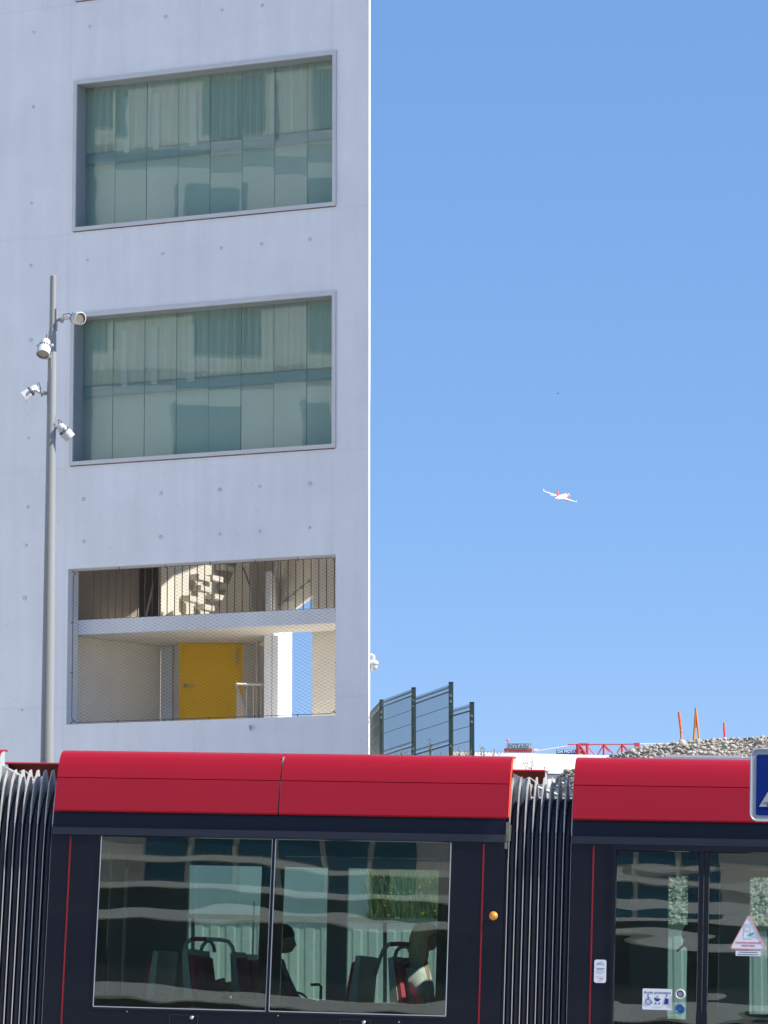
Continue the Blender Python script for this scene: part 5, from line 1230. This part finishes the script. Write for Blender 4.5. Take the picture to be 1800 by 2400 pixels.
br = at(1307.5, 922, 400); bird = empty('bird', Matrix.Translation(br), 'tiny dark speck of a bird gliding high above the airliner', 'bird')
b = MB(); b.tube([(-.12, -.1, -.03), (0, 0, 0), (.16, .05, .05)], [.01, .05, .02], 6)
b.add([(-.02, 0, 0), (-.12, .05, -.06), (-.22, 0, -.10), (-.1, -.06, -.05)], [(0, 1, 2, 3)]); b.add([(.02, 0, .01), (.12, .05, .08), (.2, 0, .09), (.1, -.06, .04)], [(0, 1, 2, 3)]); b.build('bird_body', M_bird, bird, fix=False)

# ================================================================== buildings across the street (behind the viewer, mirrored in glass)
M_tan = mat('sand coloured render', (.55, .49, .42), .85, noise=(.4, .08)); M_tan2 = mat('warm white render', (.76, .73, .66), .85, noise=(.5, .08))
M_bwin = mat('blue tinted glazing', (.03, .09, .13), .12, coat=.3); M_dk = mat('recess shade and louvres', (.045, .05, .05), .7)  # dark bands: overhang shade put into the colour, plus louvres
def opp_building(c, nrm, width, height, name, label, m, bands, wins, depth=14):
    nrm = Vector((nrm[0], nrm[1], 0)).normalized(); X = Vector((nrm.y, -nrm.x, 0)) * -1; X = Vector((-nrm.y, nrm.x, 0)) * -1
    Mx = basis((c[0], c[1], ground_z(c[0], c[1])-.5), X, -nrm, (0, 0, 1)); root = empty(name, Mx, label, 'building')
    b = MB(); b.box((-width/2, .02, 0), (width/2, depth, height)); b.build('wall', m, root)
    for (z0, z1, out, mm, x0, x1) in bands:
        b = MB(); b.box((x0, -out, z0), (x1, .018, z1)); b.build('facade_band', mm, root)
    wm = {}
    for (x, z, w_, h_, mm) in wins:
        key = (w_, h_, mm.name)
        if key not in wm: b = MB(); b.box((0, -.03, 0), (w_, .015, h_)); wm[key] = b.mesh('window', mm)
        link('window', wm[key], root, Matrix.Translation((x, 0, z)))
    b = MB(); b.box((-width/2-.2, -.25, height), (width/2+.2, depth+.2, height+.6)); b.build('roof', m, root)
    return root
W1 = []
for z in (27.78, 29.75, 33.2, 37.0):
    x = -34; i = 0
    while x < 30:
        if (i % 7) != 5: W1.append((x, z, 2.6, 1.3 if z < 29 else 2.25, M_bwin))
        x += 3.0; i += 1
for z in (3, 7, 11, 14.5):
    for i in range(16): W1.append((-34+i*4.2, z, 2.2, 1.8, M_bwin))
opp_building((-72, -158), (.55, .835), 74, 46, 'office_block', 'tall sand coloured office block whose ribbon windows mirror in the tram glass', M_tan,
    [(27.30, 27.70, .6, M_tan2, -37, 37), (26.20, 27.29, .02, M_dk, -37, 37), (25.45, 26.19, 1.0, M_tan2, -37, 37), (21.20, 25.44, .02, M_dk, -37, 37), (20.40, 21.19, 1.2, M_tan2, -37, 37), (19.90, 20.39, .02, M_dk, -37, 37), (29.15, 29.60, .4, M_tan2, -37, 37), (32.10, 32.70, .5, M_tan2, -37, 37)], W1)
W2 = []
for z in (3.2, 6.4, 9.6, 12.8, 16.0, 19.2, 22.4, 25.6, 28.8):
    for i in range(12):
        W2.append((-19+i*3.3+(0.5 if int(z) % 2 else 0), z, 1.1 if (i*7+int(z)) % 3 else 1.9, 1.7, M_bwin))
B2 = [(z-.35, z-.05, .25, M_tan2, -20, 20) for z in (12.6, 19.0, 25.4)]
opp_building((-36, 24), (.75, .66), 40, 33, 'apartment_block', 'warm white apartment block with dark windows mirrored in the tower glazing', M_tan2, B2, W2)
